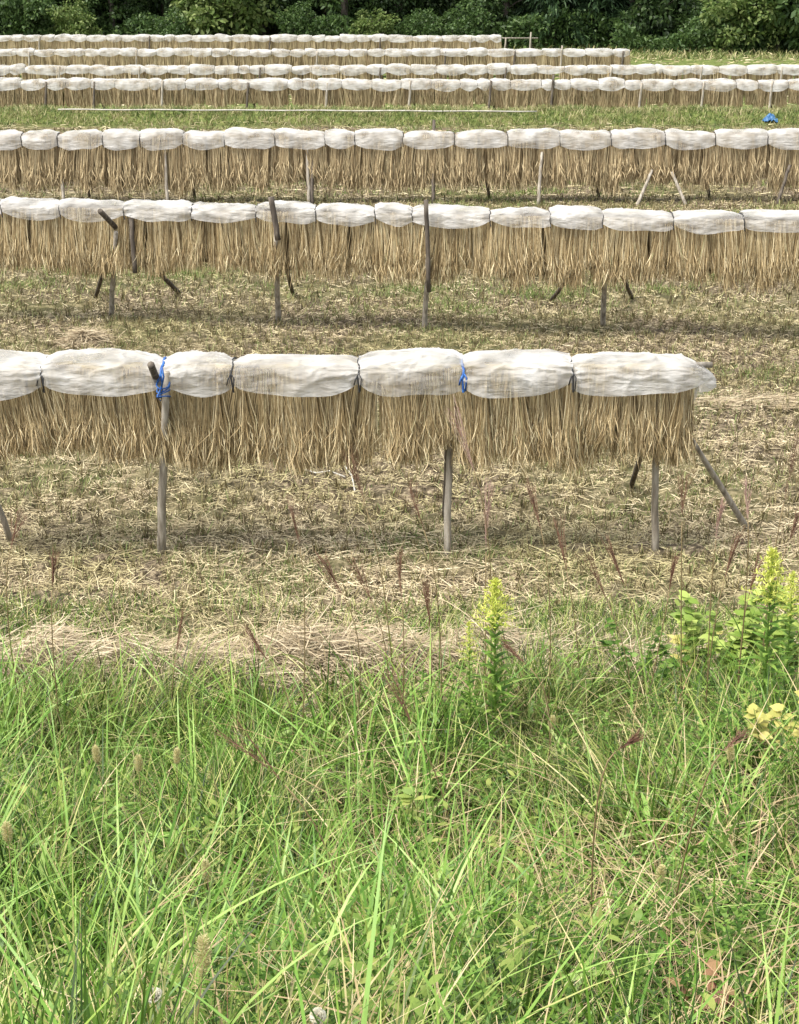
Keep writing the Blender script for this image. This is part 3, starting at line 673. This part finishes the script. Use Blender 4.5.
def leafy_stem(base_, H, nl, Ll, Wl, lobes=True, lean=(0, 0)):
    """stem + lanceolate leaves; returns (stem ribbons, leaf ribbons) arrays"""
    base_ = np.asarray(base_, float); top = base_+np.array([lean[0]*H, lean[1]*H, H])
    s = np.linspace(.15, 1, nl)**.9; p = base_+(top-base_)*s[:, None]; ph = np.arange(nl)*2.4+rng.uniform(0, 6)
    el = rng.uniform(.2, .7, nl)+.8*np.maximum(s-.8, 0)*4
    d = unit(np.stack([np.cos(ph), np.sin(ph), el], 1)); L = Ll*(1.15-.7*s)*rng.uniform(.8, 1.2, nl)
    fc = unit(np.stack([-np.cos(ph)*.4, -np.sin(ph)*.4, np.ones(nl)], 1)+rng.normal(0, .2, (nl, 3)))
    out = [ribbons(p, d, np.stack([np.zeros(nl), np.zeros(nl), -np.full(nl, .35)], 1), L, np.full(nl, Wl)*rng.uniform(.8, 1.2, nl), 4, prof=[.15, .8, 1, .6, .03], face=fc)]
    if lobes:
        for sg in (-1, 1):
            sd = np.stack([-np.sin(ph)*sg, np.cos(ph)*sg, np.full(nl, .1)], 1)
            out.append(ribbons(p+d*L[:, None]*.35, unit(d+sd*.9), np.stack([np.zeros(nl), np.zeros(nl), -np.full(nl, .2)], 1), L*.5, np.full(nl, Wl*.55), 3, prof=[.3, 1, .7, .05], face=fc))
    return out
G = Geo()
b = scatter(560, 1.9, 7.4, margin=1.0, dens=lambda x, y: np.clip(vnoise(x, y, 1.8, 3)*2-.75, .02, 1)*np.where(x > -.4, 1, .35))
for p in b:
    for a_ in leafy_stem(p, random.uniform(.22, .46), 16, .085, .016, True, (random.gauss(0, .15), random.gauss(0, .12))): G.add(*a_)
tag(obj('mugwort', G.me('mugwort', M['weed'])), 'soft lobed green weed leaves mixed into the bank grass', 'weeds', None, 'stuff')
G = Geo()
b = scatter(170, 1.9, 7.0, dens=lambda x, y: np.clip(vnoise(x, y, 2.3, 8)*2-.8, .02, 1))
for p in b:
    for a_ in leafy_stem(p, random.uniform(.2, .42), 9, .13, .022, False, (random.gauss(0, .2), random.gauss(0, .15))): G.add(*a_)
tag(obj('lance_leaf_weeds', G.me('lance_leaf_weeds', M['lime'])), 'yellow-green lance leaved weeds scattered in the bank grass', 'weeds', None, 'stuff')

# ------------------------------------------------------------------ single plants that stand out
def stem_obj(root, pts, r0, r1, mat, org, name='stem'):
    G = Geo(); G.add(*tube(pts, np.linspace(r0, r1, len(pts)), 6)); return obj(name, G.me(name, mat, True, org), root)
def goldenrod(px, py, H, scale, label, fl=1.0):
    tip = on_ray(px, py, H); x, y = tip[0], tip[1]; bz = float(g(x, y)); org = (x+.02, y, bz)
    root = empty('goldenrod', org); tag(root, label, 'goldenrod', 'goldenrods flowering on the bank')
    base_ = np.array(org); top = np.array([x, y, bz+H])
    pts = base_+(top-base_)*np.linspace(0, 1, 6)[:, None]; stem_obj(root, pts, .005, .002, M['goldleaf'], org)
    nl = 64; s = np.linspace(.25, .84, nl); p = base_+(top-base_)*s[:, None]; ph = np.arange(nl)*2.399
    d = unit(np.stack([np.cos(ph), np.sin(ph), rng.uniform(.5, 1.1, nl)], 1)); L = .13*scale*(1.35-.9*(s-.25)/.55)*rng.uniform(.85, 1.15, nl)
    fc = unit(np.stack([-np.cos(ph), -np.sin(ph), np.full(nl, 1.2)], 1))
    G = Geo(); G.add(*ribbons(p, d, np.stack([np.cos(ph)*.1, np.sin(ph)*.1, -np.full(nl, .35)], 1), L, np.full(nl, .026*scale), 5, prof=[.3, .8, 1, .85, .5, .04], face=fc))
    obj('foliage', G.me('foliage', M['goldleaf'], False, org), root)
    G = Geo(); nb = int(54*fl); s = np.linspace(.74, 1, nb); p = base_+(top-base_)*s[:, None]; ph = np.arange(nb)*2.399+1
    d = unit(np.stack([np.cos(ph), np.sin(ph), np.full(nb, .8)+1.5*np.maximum(s-.9, 0)*10*.5], 1)); L = scale*.135*(1-((s-.74)/.26)**1.2*.85)*rng.uniform(.8, 1.1, nb)
    bend = np.stack([np.cos(ph)*.15, np.sin(ph)*.15, -np.full(nb, .35)], 1)
    G.add(*ribbons(p, d, bend, L, np.full(nb, .004*scale), 3, prof=[1, .9, .8, .5]))
    m = 14
    for q in range(m):
        t = (q+1)/m; pp = p+L[:, None]*(d*t+bend*t*t)
        G.add(*ribbons(pp, unit(rng.normal(0, .6, (nb, 3))+[0, 0, .7]), np.zeros((nb, 3)), np.full(nb, .022*scale), np.full(nb, .0055*scale), 2, prof=[.4, 1, .3]))
    obj('flower_head', G.me('flower_head', M['goldflower'], False, org), root)
goldenrod(495, 583, 1.0, 1.05, 'tall goldenrod with yellow-green flower spike standing at centre above grass')
goldenrod(469, 624, .80, .55, 'small slim goldenrod left of the tall central one', .7)
goldenrod(773, 552, 1.1, 1.1, 'goldenrod with yellow flower spike at right, rising from broad leaves')
goldenrod(793, 575, .95, .8, 'goldenrod cut by the right photo edge beside a taller one', .8)

def plume(x1, y1, x2, y2, label, H=None, mat='plume', pl=1.0):
    """tip pixel, lower end of the plume pixel; stands on the bank"""
    d = random.uniform(6.9, 7.8) if y1 < 640 else None
    if d is None: tip = on_ray(x1, y1, .95); d = tip[1]
    tip = P(x1, y1, d); low = P(x2, y2, d-.05); gx = low[0]+(low[0]-tip[0])*.8+random.uniform(-.08, .08); gy = d+random.uniform(-.1, .1)
    bz = float(g(gx, gy))-.02; org = (gx, gy, bz)
    root = empty('silvergrass', org); tag(root, label, 'silvergrass', 'silvergrass stalks with plumes along the bank')
    b0 = np.array(org); s = np.linspace(0, 1, 9)[:, None]
    ctrl = low+(low-tip)*1.2; ctrl[2] = max(ctrl[2], bz+.15)
    pts = (1-s)**2*b0+2*s*(1-s)*ctrl+s**2*low
    stem_obj(root, pts, .0036, .0024, M['plumestem'], org)
    G = Geo(); nb = random.choice([9, 11, 14]); ax = tip-low; L0 = np.linalg.norm(ax); axu = ax/L0; L0 *= 1.15; t0 = np.sort(rng.uniform(0, .5, nb))
    p = low+ax*t0[:, None]; d_ = unit(axu+rng.normal(0, random.uniform(.06, .13), (nb, 3))); L = L0*(1-t0)*rng.uniform(.75, 1.02, nb)
    bend = rng.normal(0, .05, (nb, 3))+np.array([0.03, 0, -.03])
    G.add(*ribbons(p, d_, bend, L, np.full(nb, .0030), 4, prof=[.8, 1, 1, .8, .4]))
    for q in range(18):
        t = (q+.5)/18; pp = p+L[:, None]*(d_*t+bend*t*t)
        G.add(*ribbons(pp, unit(d_+rng.normal(0, .35, (nb, 3))), np.zeros((nb, 3)), np.full(nb, .022), np.full(nb, .0019), 2, prof=[.5, 1, .2]))
    obj('plume', G.me('plume', M[mat], False, org), root)
    m = 4; tt = rng.uniform(.05, .5, m); pp = np.array([pts[int(v*8)] for v in tt]); aa = rng.uniform(0, 6.28, m)
    G = Geo(); G.add(*ribbons(pp, unit(np.stack([np.cos(aa), np.sin(aa), np.full(m, 1.6)], 1)), np.stack([np.cos(aa)*.4, np.sin(aa)*.4, -np.full(m, .5)], 1), rng.uniform(.25, .5, m), np.full(m, .007), 5))
    obj('leaves', G.me('leaves', M['grass'], False, org), root)
plumes = [
 (407, 484, 424, 530, 'dark red plume left of the central rack post, leaning left'),
 (487, 487, 486, 552, 'upright feathery pinkish plume right of the central rack post', 'plume_pale'),
 (528, 480, 541, 530, 'red plume leaning left under the sixth cover of the nearest rack'),
 (556, 515, 567, 572, 'long dark red plume in mid-field left of the right rack post'),
 (584, 548, 608, 603, 'dark red plume lying low, left of the right rack post foot'),
 (606, 540, 627, 592, 'red-brown plume leaning towards the right rack post foot'),
 (683, 468, 682, 522, 'straight upright red plume between right rack post and slanted end prop'),
 (675, 556, 669, 592, 'short dark plume just right of the right rack post foot'),
 (738, 533, 724, 582, 'dark plume leaning right below the foot of the slanted prop'),
 (758, 556, 748, 598, 'dark brown plume beside the right goldenrod, leaning right'),
 (798, 440, 784, 502, 'thick rust-red plume at the right photo edge, highest on that side'),
 (799, 512, 786, 548, 'rust-red plume at right photo edge above the goldenrods'),
 (347, 450, 366, 508, 'rust plume leaning left under the fourth cover of the nearest rack'),
 (292, 505, 300, 548, 'feathery brown plume left of centre below the nearest rack'),
 (320, 556, 344, 597, 'thin brown plume leaning left in the straw, left of centre'),
 (352, 556, 372, 602, 'thin brown plume leaning left, nearest to the centre of the straw'),
 (398, 548, 402, 600, 'slim upright dark plume at centre left of goldenrods'),
 (20, 512, 10, 552, 'small brown plume at left edge near the prop foot'),
 (55, 555, 52, 590, 'short brown plume at far left in open straw'),
 (450, 405, 474, 470, 'pinkish plume in front of straw sheaves beside the central post', 'plume_pale'),
 (245, 625, 273, 668, 'broad red-brown plume leaning left over the pale straw ridge'),
 (183, 612, 176, 655, 'thin reddish plume standing before the pale straw ridge at left'),
 (425, 580, 430, 630, 'slim red plume left of the small goldenrod'),
 (225, 722, 285, 785, 'large red-brown plume slanting down right in the green grass, left'),
 (385, 672, 418, 735, 'thin red-brown plume slanting in the grass left of centre'),
 (640, 735, 615, 752, 'small rust plume low in green grass, right of centre'),
 (745, 732, 722, 752, 'small rust plume low in green grass near the yellow leaves'),
 (500, 640, 530, 668, 'thin brown plume arching right of the tall central goldenrod'),
 (745, 480, 748, 520, 'faint thin plume beside the slanted prop foot', 'plume_pale'),
 (722, 500, 716, 540, 'short pinkish plume in front of the slanted prop', 'plume_pale'),
]
for p in plumes: plume(*p[:4], p[4], mat=p[5] if len(p) > 5 else 'plume')

def foxtail(px, py, H, label, length=.07):
    tip = on_ray(px, py, H); x, y = tip[0], tip[1]; bz = float(g(x, y)); org = (x, y, bz)
    root = empty('foxtail', org); tag(root, label, 'foxtail', 'foxtail seed heads in the bank grass')
    lx = random.uniform(-.05, .05); stem_obj(root, [(x+lx, y, bz), (x+lx*.5, y, bz+H*.6), (x, y, bz+H)], .0016, .0012, M['plumestem'], org)
    n = 420; t = rng.random(n); a = rng.uniform(0, 6.28, n)
    p = np.stack([x+.004*np.cos(a)+lx*-.3*t*.3, y+.004*np.sin(a), bz+H-.01+length*t], 1)
    d = unit(np.stack([np.cos(a), np.sin(a), np.full(n, .7)], 1)); G = Geo()
    G.add(*ribbons(p, d, np.zeros((n, 3)), .013*np.sin(np.clip(t*.85+.15, 0, 1)*math.pi*.9+.15)+.004, np.full(n, .0022), 1, prof=[1, .4]))
    obj('seed_head', G.me('seed_head', M['foxtail'], False, org), root)
for a_ in [(97, 760, .52, 'tan foxtail head at left, leftmost in its group of three'), (139, 770, .50, 'tan foxtail head in the middle of the left group of three'), (177, 762, .5, 'tan foxtail head at left, rightmost in its group of three'),
           (203, 972, .42, 'plump pale foxtail head near the bottom edge, left of centre', .09), (207, 880, .4, 'green-tan foxtail head above the plump pale one', .08), (552, 728, .5, 'tan foxtail head right of the central goldenrod in grass'), (8, 840, .45, 'foxtail head at the left edge'),
           (660, 880, .42, 'foxtail head in dark grass at lower right', .06), (730, 760, .5, 'foxtail head below the yellow leaved plant')]: foxtail(*a_)

def puff(px, py, label):
    H = .34; tip = on_ray(px, py, H); x, y = tip[0], tip[1]; bz = float(g(x, y)); org = (x, y, bz)
    root = empty('white_flower', org); tag(root, label, 'flower', 'round white flowers low in the grass')
    stem_obj(root, [(x+.01, y, bz), (x, y, bz+H*.6), (x, y, bz+H)], .0015, .0012, M['weed'], org)
    n = 260; v = unit(rng.normal(size=(n, 3))); G = Geo()
    G.add(*ribbons(np.array([x, y, bz+H])+v*.002, v, np.zeros((n, 3)), np.full(n, .015), np.full(n, .009), 2, prof=[.5, 1, .8]))
    obj('flower_head', G.me('flower_head', M['whitehead'], False, org), root)
puff(155, 997, 'round white flower head near the bottom edge at left'); puff(318, 1018, 'round white flower head at the very bottom, left of centre')

def leafy_plant(name, px, py, H, mat, label, n=14, Ll=.09, Wl=.06, spread=.22, nst=6, group=None, prof=(.1, .75, 1, .8, .35, .03)):
    tip = on_ray(px, py, H); x, y = tip[0], tip[1]; bz = float(g(x, y)); org = (x, y, bz)
    root = empty(name, org); tag(root, label, 'plant', group)
    GS, GL = Geo(), Geo()
    for q in range(nst):
        a = q/nst*6.28+random.uniform(-.4, .4); r = spread*random.uniform(.4, 1)
        top = np.array([x+r*math.cos(a), y+r*math.sin(a)*.7, bz+H*random.uniform(.72, 1.02)]); b0 = np.array([x+r*.2*math.cos(a), y+r*.2*math.sin(a), bz])
        s = np.linspace(0, 1, 5)[:, None]; ctrl = (b0+top)/2+[0, 0, H*.2]; pts = (1-s)**2*b0+2*s*(1-s)*ctrl+s**2*top
        GS.add(*tube(pts, np.linspace(.003, .0015, 5), 5))
        s = rng.uniform(.3, 1, n)[:, None]; p = (1-s)**2*b0+2*s*(1-s)*ctrl+s**2*top; ph = rng.uniform(0, 6.28, n)
        d = unit(np.stack([np.cos(ph), np.sin(ph), rng.uniform(.1, .6, n)], 1))
        GL.add(*ribbons(p, d, np.stack([np.zeros(n), np.zeros(n), -np.full(n, .25)], 1), Ll*rng.uniform(.6, 1.15, n), Wl*rng.uniform(.7, 1.1, n), 5, prof=prof,
                        face=unit(np.stack([rng.normal(0, .3, n), -.35+rng.normal(0, .3, n), np.ones(n)], 1))))
    obj('stem', GS.me('stem', M['weed'], True, org), root); obj('foliage', GL.me('foliage', M[mat], False, org), root)
leafy_plant('leafy_weed', 722, 600, .66, 'paleweed', 'bushy weed with broad light green leaves left of the right goldenrod', 26, .08, .06, .28, 10)
leafy_plant('leafy_weed', 650, 632, .5, 'weed', 'low green weed clump between raked straw and the broad leaved weed', 20, .07, .03, .3, 8)
leafy_plant('leafy_weed', 757, 628, .55, 'paleweed', 'bright broad leaved weed in front of the right goldenrods', 24, .08, .05, .26, 9)
leafy_plant('leafy_weed', 785, 592, .72, 'paleweed', 'bushy weed with broad green leaves at the right photo edge', 24, .08, .058, .26, 9)
leafy_plant('leafy_weed', 692, 622, .45, 'yellowleaf', 'low pale yellow-green weed beside the broad leaved bushy weed', 8, .08, .05, .15, 4)
leafy_plant('leafy_weed', 775, 690, .50, 'yellowleaf', 'yellow leaved plant in green grass near the right edge', 10, .075, .05, .2, 6)
leafy_plant('leafy_weed', 725, 962, .36, 'redleaf', 'small plant with dark red and tan leaves at bottom right corner', 9, .06, .045, .14, 5)
leafy_plant('leafy_weed', 605, 895, .42, 'lime', 'bright lime weed with pointed leaves in a dark gap, lower right', 10, .10, .03, .09, 3)
leafy_plant('leafy_weed', 408, 790, .44, 'lime', 'narrow weed with yellow-green leaves just above centre of the grass', 9, .09, .028, .06, 2)
leafy_plant('leafy_weed', 215, 905, .40, 'redleaf', 'weed with brown pinkish leaf blades in grass at lower left', 5, .14, .012, .08, 2)
leafy_plant('leafy_weed', 340, 630, .18, 'weed', 'low green weed growing behind the pale straw ridge', 10, .06, .03, .22, 6)

# ------------------------------------------------------------------ forest edge
M['leafdark'] = leafy('dark_tree_leaves', [(0, (.016, .032, .010)), (.5, (.034, .065, .018)), (1, (.065, .105, .03))], trans=.25, rough=.5, spec=.3)
M['leafmid'] = leafy('mid_tree_leaves', [(0, (.03, .06, .015)), (.5, (.06, .11, .03)), (1, (.11, .17, .05))], trans=.3, rough=.5, spec=.3)
M['leaflight'] = leafy('light_tree_leaves', [(0, (.07, .12, .025)), (.5, (.13, .19, .05)), (1, (.22, .27, .09))], trans=.35, rough=.5, spec=.3)
M['conifer'] = leafy('conifer_needles', [(0, (.014, .032, .012)), (.5, (.028, .058, .022)), (1, (.05, .09, .032))], trans=.12, rough=.6, spec=.2)
def crown_me(kind, mat, seed):
    r_ = np.random.default_rng(seed); G = Geo()
    if kind == 'conifer':
        H = 9.; nb = 170; zb = r_.uniform(.25, .98, nb)**1.0*H-1.6; zb = np.maximum(zb, .2); a = r_.uniform(0, 6.28, nb); Rr = 1.75*(1-(zb/H)**1.3)+.15
        P0, Dd = [], []
        for q in range(nb):
            m = 42; t = r_.uniform(.2, 1, m)
            p = np.stack([np.cos(a[q])*Rr[q]*t, np.sin(a[q])*Rr[q]*t, zb[q]-.5*t*t*Rr[q]*.6], 1)+r_.normal(0, .09, (m, 3)); P0.append(p)
            Dd.append(unit(np.stack([np.cos(a[q])+r_.normal(0, .5, m), np.sin(a[q])+r_.normal(0, .5, m), -.5+r_.normal(0, .3, m)], 1)))
        p = np.concatenate(P0); d = np.concatenate(Dd); n = len(p)
        G.add(*ribbons(p, d, np.tile([0, 0, -.25], (n, 1)), r_.uniform(.18, .38, n), r_.uniform(.05, .10, n), 2, prof=[.5, 1, .2]))
    else:
        H, W0 = (7.5, 1.9) if kind == 'broad' else (2.6, 1.35)
        nc = 110 if kind == 'broad' else 52
        c = unit(r_.normal(size=(nc, 3)))*(r_.random((nc, 1))**.4); c = c*[W0, W0, H*.46]+[0, 0, H*.5]
        c += r_.normal(0, .18, c.shape); c[:, 2] = np.maximum(c[:, 2], .15)
        P0, Dd = [], []
        for q in range(nc):
            m = 85; rr = r_.uniform(.28, .55); v = unit(r_.normal(size=(m, 3))); P0.append(c[q]+v*rr*r_.uniform(.5, 1.05, (m, 1))*[1, 1, .75]); Dd.append(unit(v+r_.normal(0, .5, (m, 3))))
        p = np.concatenate(P0); d = np.concatenate(Dd); n = len(p)
        G.add(*ribbons(p, d, np.tile([0, 0, -.25], (n, 1)), r_.uniform(.10, .22, n), r_.uniform(.07, .14, n), 2, prof=[.4, 1, .25]))
    return G.me('crown', mat)
def trunk_me(H, r):
    G = Geo(); pts = [(0, 0, -.3), (.05, 0, H*.3), (-.04, .05, H*.6), (0, 0, H)]; G.add(*tube(pts, [r*1.25, r, r*.6, r*.2], 8))
    for q in range(6):
        a = q*1.3+.4; z0 = H*(.28+.1*q); G.add(*tube([(0, 0, z0), (.6*math.cos(a), .6*math.sin(a), z0+.4), (1.1*math.cos(a), 1.1*math.sin(a), z0+.6)], [r*.35, r*.22, r*.08], 6))
    return G.me('trunk', M['bark'], True)
CR = {('conifer', 'conifer'): [crown_me('conifer', M['conifer'], s) for s in (1, 2, 3)], ('broad', 'leafdark'): [crown_me('broad', M['leafdark'], s) for s in (4, 5, 6)],
      ('broad', 'leafmid'): [crown_me('broad', M['leafmid'], s) for s in (7, 8)], ('broad', 'leaflight'): [crown_me('broad', M['leaflight'], s) for s in (9,)],
      ('shrub', 'leafmid'): [crown_me('shrub', M['leafmid'], s) for s in (10, 11)], ('shrub', 'leaflight'): [crown_me('shrub', M['leaflight'], s) for s in (12, 13)], ('shrub', 'leafdark'): [crown_me('shrub', M['leafdark'], 14)]}
TR = {'conifer': trunk_me(8.5, .16), 'broad': trunk_me(6.5, .15), 'shrub': trunk_me(2.0, .05)}
def tree(px, d, kind, mat, sc, label, group, i):
    x = xat(px, d, 2); z = float(g(x, d)); name = {'conifer': 'conifer_tree', 'broad': 'broadleaf_tree', 'shrub': 'shrub'}[kind]
    root = empty(name, (x, d, z)); root.scale = (sc*random.uniform(.9, 1.1), sc*random.uniform(.9, 1.1), sc*random.uniform(.9, 1.15)); root.rotation_euler.z = random.uniform(0, 6.28)
    tag(root, label, 'shrub' if kind == 'shrub' else 'tree', group)
    obj('trunk', TR[kind], root); L = CR[(kind, mat)]; obj('crown', L[i % len(L)], root)
# front rank, left to right; x in photo columns
front = [
 (655, 73, 'shrub', 'leafdark', 1.3, 'dark shrub at the foot of the trees beyond the sixth rack'),
 (20, 75.5, 'conifer', 'conifer', 1.0, 'dark conifer behind the shrubs near the left edge'),
 (-25, 73, 'broad', 'leafdark', 1.0, 'dark broadleaf tree cut by the left photo edge'),
 (30, 72, 'shrub', 'leafmid', 1.0, 'green shrub below the dark trees near the left edge'),
 (45, 74.5, 'broad', 'leafmid', 1.0, 'leafy tree near the left edge with hanging lighter foliage'),
 (72, 71.5, 'shrub', 'leaflight', .75, 'pale green shrub just right of the leftmost trees'),
 (112, 74, 'broad', 'leafmid', .9, 'tree with bright clumps right of the pale left shrub'),
 (165, 76, 'broad', 'leafdark', 1.0, 'very dark tree left of the pale vine covered tree'),
 (175, 71.6, 'shrub', 'leafmid', .6, 'low shrub left of the pale vine covered tree'),
 (222, 73.2, 'shrub', 'leaflight', 1.35, 'pale vine covered small tree left of centre'),
 (262, 75, 'broad', 'leafdark', 1.0, 'dark tree just right of the pale vine covered tree'),
 (300, 72.3, 'shrub', 'leafmid', .7, 'low green shrub left of centre behind farthest rack'),
 (345, 74, 'broad', 'leafmid', 1.05, 'mid green broadleaf tree left of centre'),
 (372, 72, 'shrub', 'leaflight', .7, 'yellow-green shrub at centre behind farthest rack'),
 (400, 75, 'broad', 'leafdark', 1.0, 'dark broadleaf tree at the centre of the forest edge'),
 (425, 72, 'shrub', 'leafmid', .65, 'low shrub right of centre behind farthest rack'),
 (470, 71.8, 'shrub', 'leafmid', .8, 'rounded green shrub just behind the farthest rack end'),
 (505, 74, 'broad', 'leafdark', 1.0, 'dark tree behind the bare rail of the farthest rack'),
 (552, 73.5, 'conifer', 'conifer', 1.0, 'dark conifer left of three beyond the sixth rack end'),
 (592, 74.5, 'conifer', 'conifer', 1.1, 'dark conifer middle of three beyond the sixth rack end'),
 (632, 74.2, 'conifer', 'conifer', 1.0, 'dark conifer right of three beyond the sixth rack end'),
 (668, 77, 'broad', 'leafdark', 1.0, 'dark tree in the shadowy gap right of the conifers'),
 (690, 72.5, 'shrub', 'leafmid', .8, 'green shrub at the forest foot right of conifers'),
 (718, 73.5, 'broad', 'leafmid', .85, 'mid green tree left of the pale leaning shrub'),
 (742, 70.6, 'shrub', 'leaflight', 1.15, 'pale green shrub leaning out of forest at right'),
 (778, 71.0, 'shrub', 'leafmid', 1.6, 'large pale shrub near the right photo edge'),
 (812, 71.2, 'shrub', 'leafmid', 1.3, 'green shrub cut by the right photo edge'),
]
for i, t in enumerate(front): tree(*t[:5], t[5], 'trees and shrubs along the forest edge', i)
for i, px in enumerate(range(-40, 860, 62)):
    kd = 'conifer' if 480 < px < 720 or i % 3 == 0 else 'broad'
    tree(px+random.uniform(-12, 12), 78.5+random.uniform(-1, 1.5), kd, 'conifer' if kd == 'conifer' else 'leafdark', 1.15, f'dark {"conifer" if kd=="conifer" else "broadleaf tree"} of second forest rank, {ORD[i]} of that rank from left', 'dark trees in the second forest rank', i)
n = 26000; x = rng.uniform(-26, 26, n); cl = .5+.5*np.sin(x*1.1+1.7*np.sin(x*.43)); hh = (.5+1.1*cl)*np.where(x > 6.5, 1.15, 1)
y = np.where(x > 9.5, 70.2, 72.0)+rng.uniform(0, 1.6, n)+.5*np.sin(x*.8); z = g(x, y)+rng.random(n)**.8*hh
G = Geo(); G.add(*ribbons(np.stack([x, y, z], 1), unit(rng.normal(size=(n, 3))), np.tile([0, 0, -.25], (n, 1)), rng.uniform(.10, .26, n), rng.uniform(.06, .13, n), 2, prof=[.4, 1, .3]))
tag(obj('undergrowth', G.me('undergrowth', M['leafmid'])), 'tangled low green growth along the foot of the forest', 'undergrowth', None, 'stuff')
# the wood behind as one mass
n = 70000; x = rng.uniform(-30, 30, n); y = rng.uniform(82, 92, n); z = g(x, y)+rng.uniform(0, 11, n)
G = Geo(); G.add(*ribbons(np.stack([x, y, z], 1), unit(rng.normal(size=(n, 3))), np.tile([0, 0, -.2], (n, 1)), rng.uniform(.3, .7, n), rng.uniform(.2, .4, n), 2, prof=[.4, 1, .3]))
tag(obj('woodland', G.me('woodland', M['leafdark'])), 'deep dark wood behind the forest edge', 'woodland', None, 'stuff')

# ------------------------------------------------------------------ light
SUN_EL, SUN_AZ = R(62), R(238)          # azimuth measured clockwise from +Y (behind-left of the camera)
w = bpy.data.worlds.new("World"); S.world = w; w.use_nodes = True; nt = w.node_tree
bg = nt.nodes.get('Background') or nt.nodes.new('ShaderNodeBackground')
sky = nt.nodes.new('ShaderNodeTexSky'); sky.sky_type = 'NISHITA'; sky.sun_disc = False
sky.sun_elevation = SUN_EL; sky.sun_rotation = SUN_AZ; sky.air_density = 1.2; sky.dust_density = 2.5; sky.ozone_density = 1
hs = nt.nodes.new('ShaderNodeHueSaturation'); hs.inputs['Saturation'].default_value = .35; nt.links.new(sky.outputs[0], hs.inputs['Color']); nt.links.new(hs.outputs[0], bg.inputs[0]); bg.inputs[1].default_value = .10
sd = bpy.data.lights.new('sun', 'SUN'); so = bpy.data.objects.new('sun', sd); COL.objects.link(so)
sd.energy = 2.5; sd.angle = R(34); sd.color = (1, .95, .86)
v = Vector((math.sin(SUN_AZ)*math.cos(SUN_EL), math.cos(SUN_AZ)*math.cos(SUN_EL), math.sin(SUN_EL)))
so.rotation_euler = v.to_track_quat('Z', 'Y').to_euler()
S.view_settings.view_transform = 'Standard'; S.view_settings.look = 'None'; S.view_settings.gamma = 1; S.view_settings.use_curve_mapping = False
S.view_settings.exposure = 1.45
S.cycles.max_bounces = 6; S.cycles.transparent_max_bounces = 8
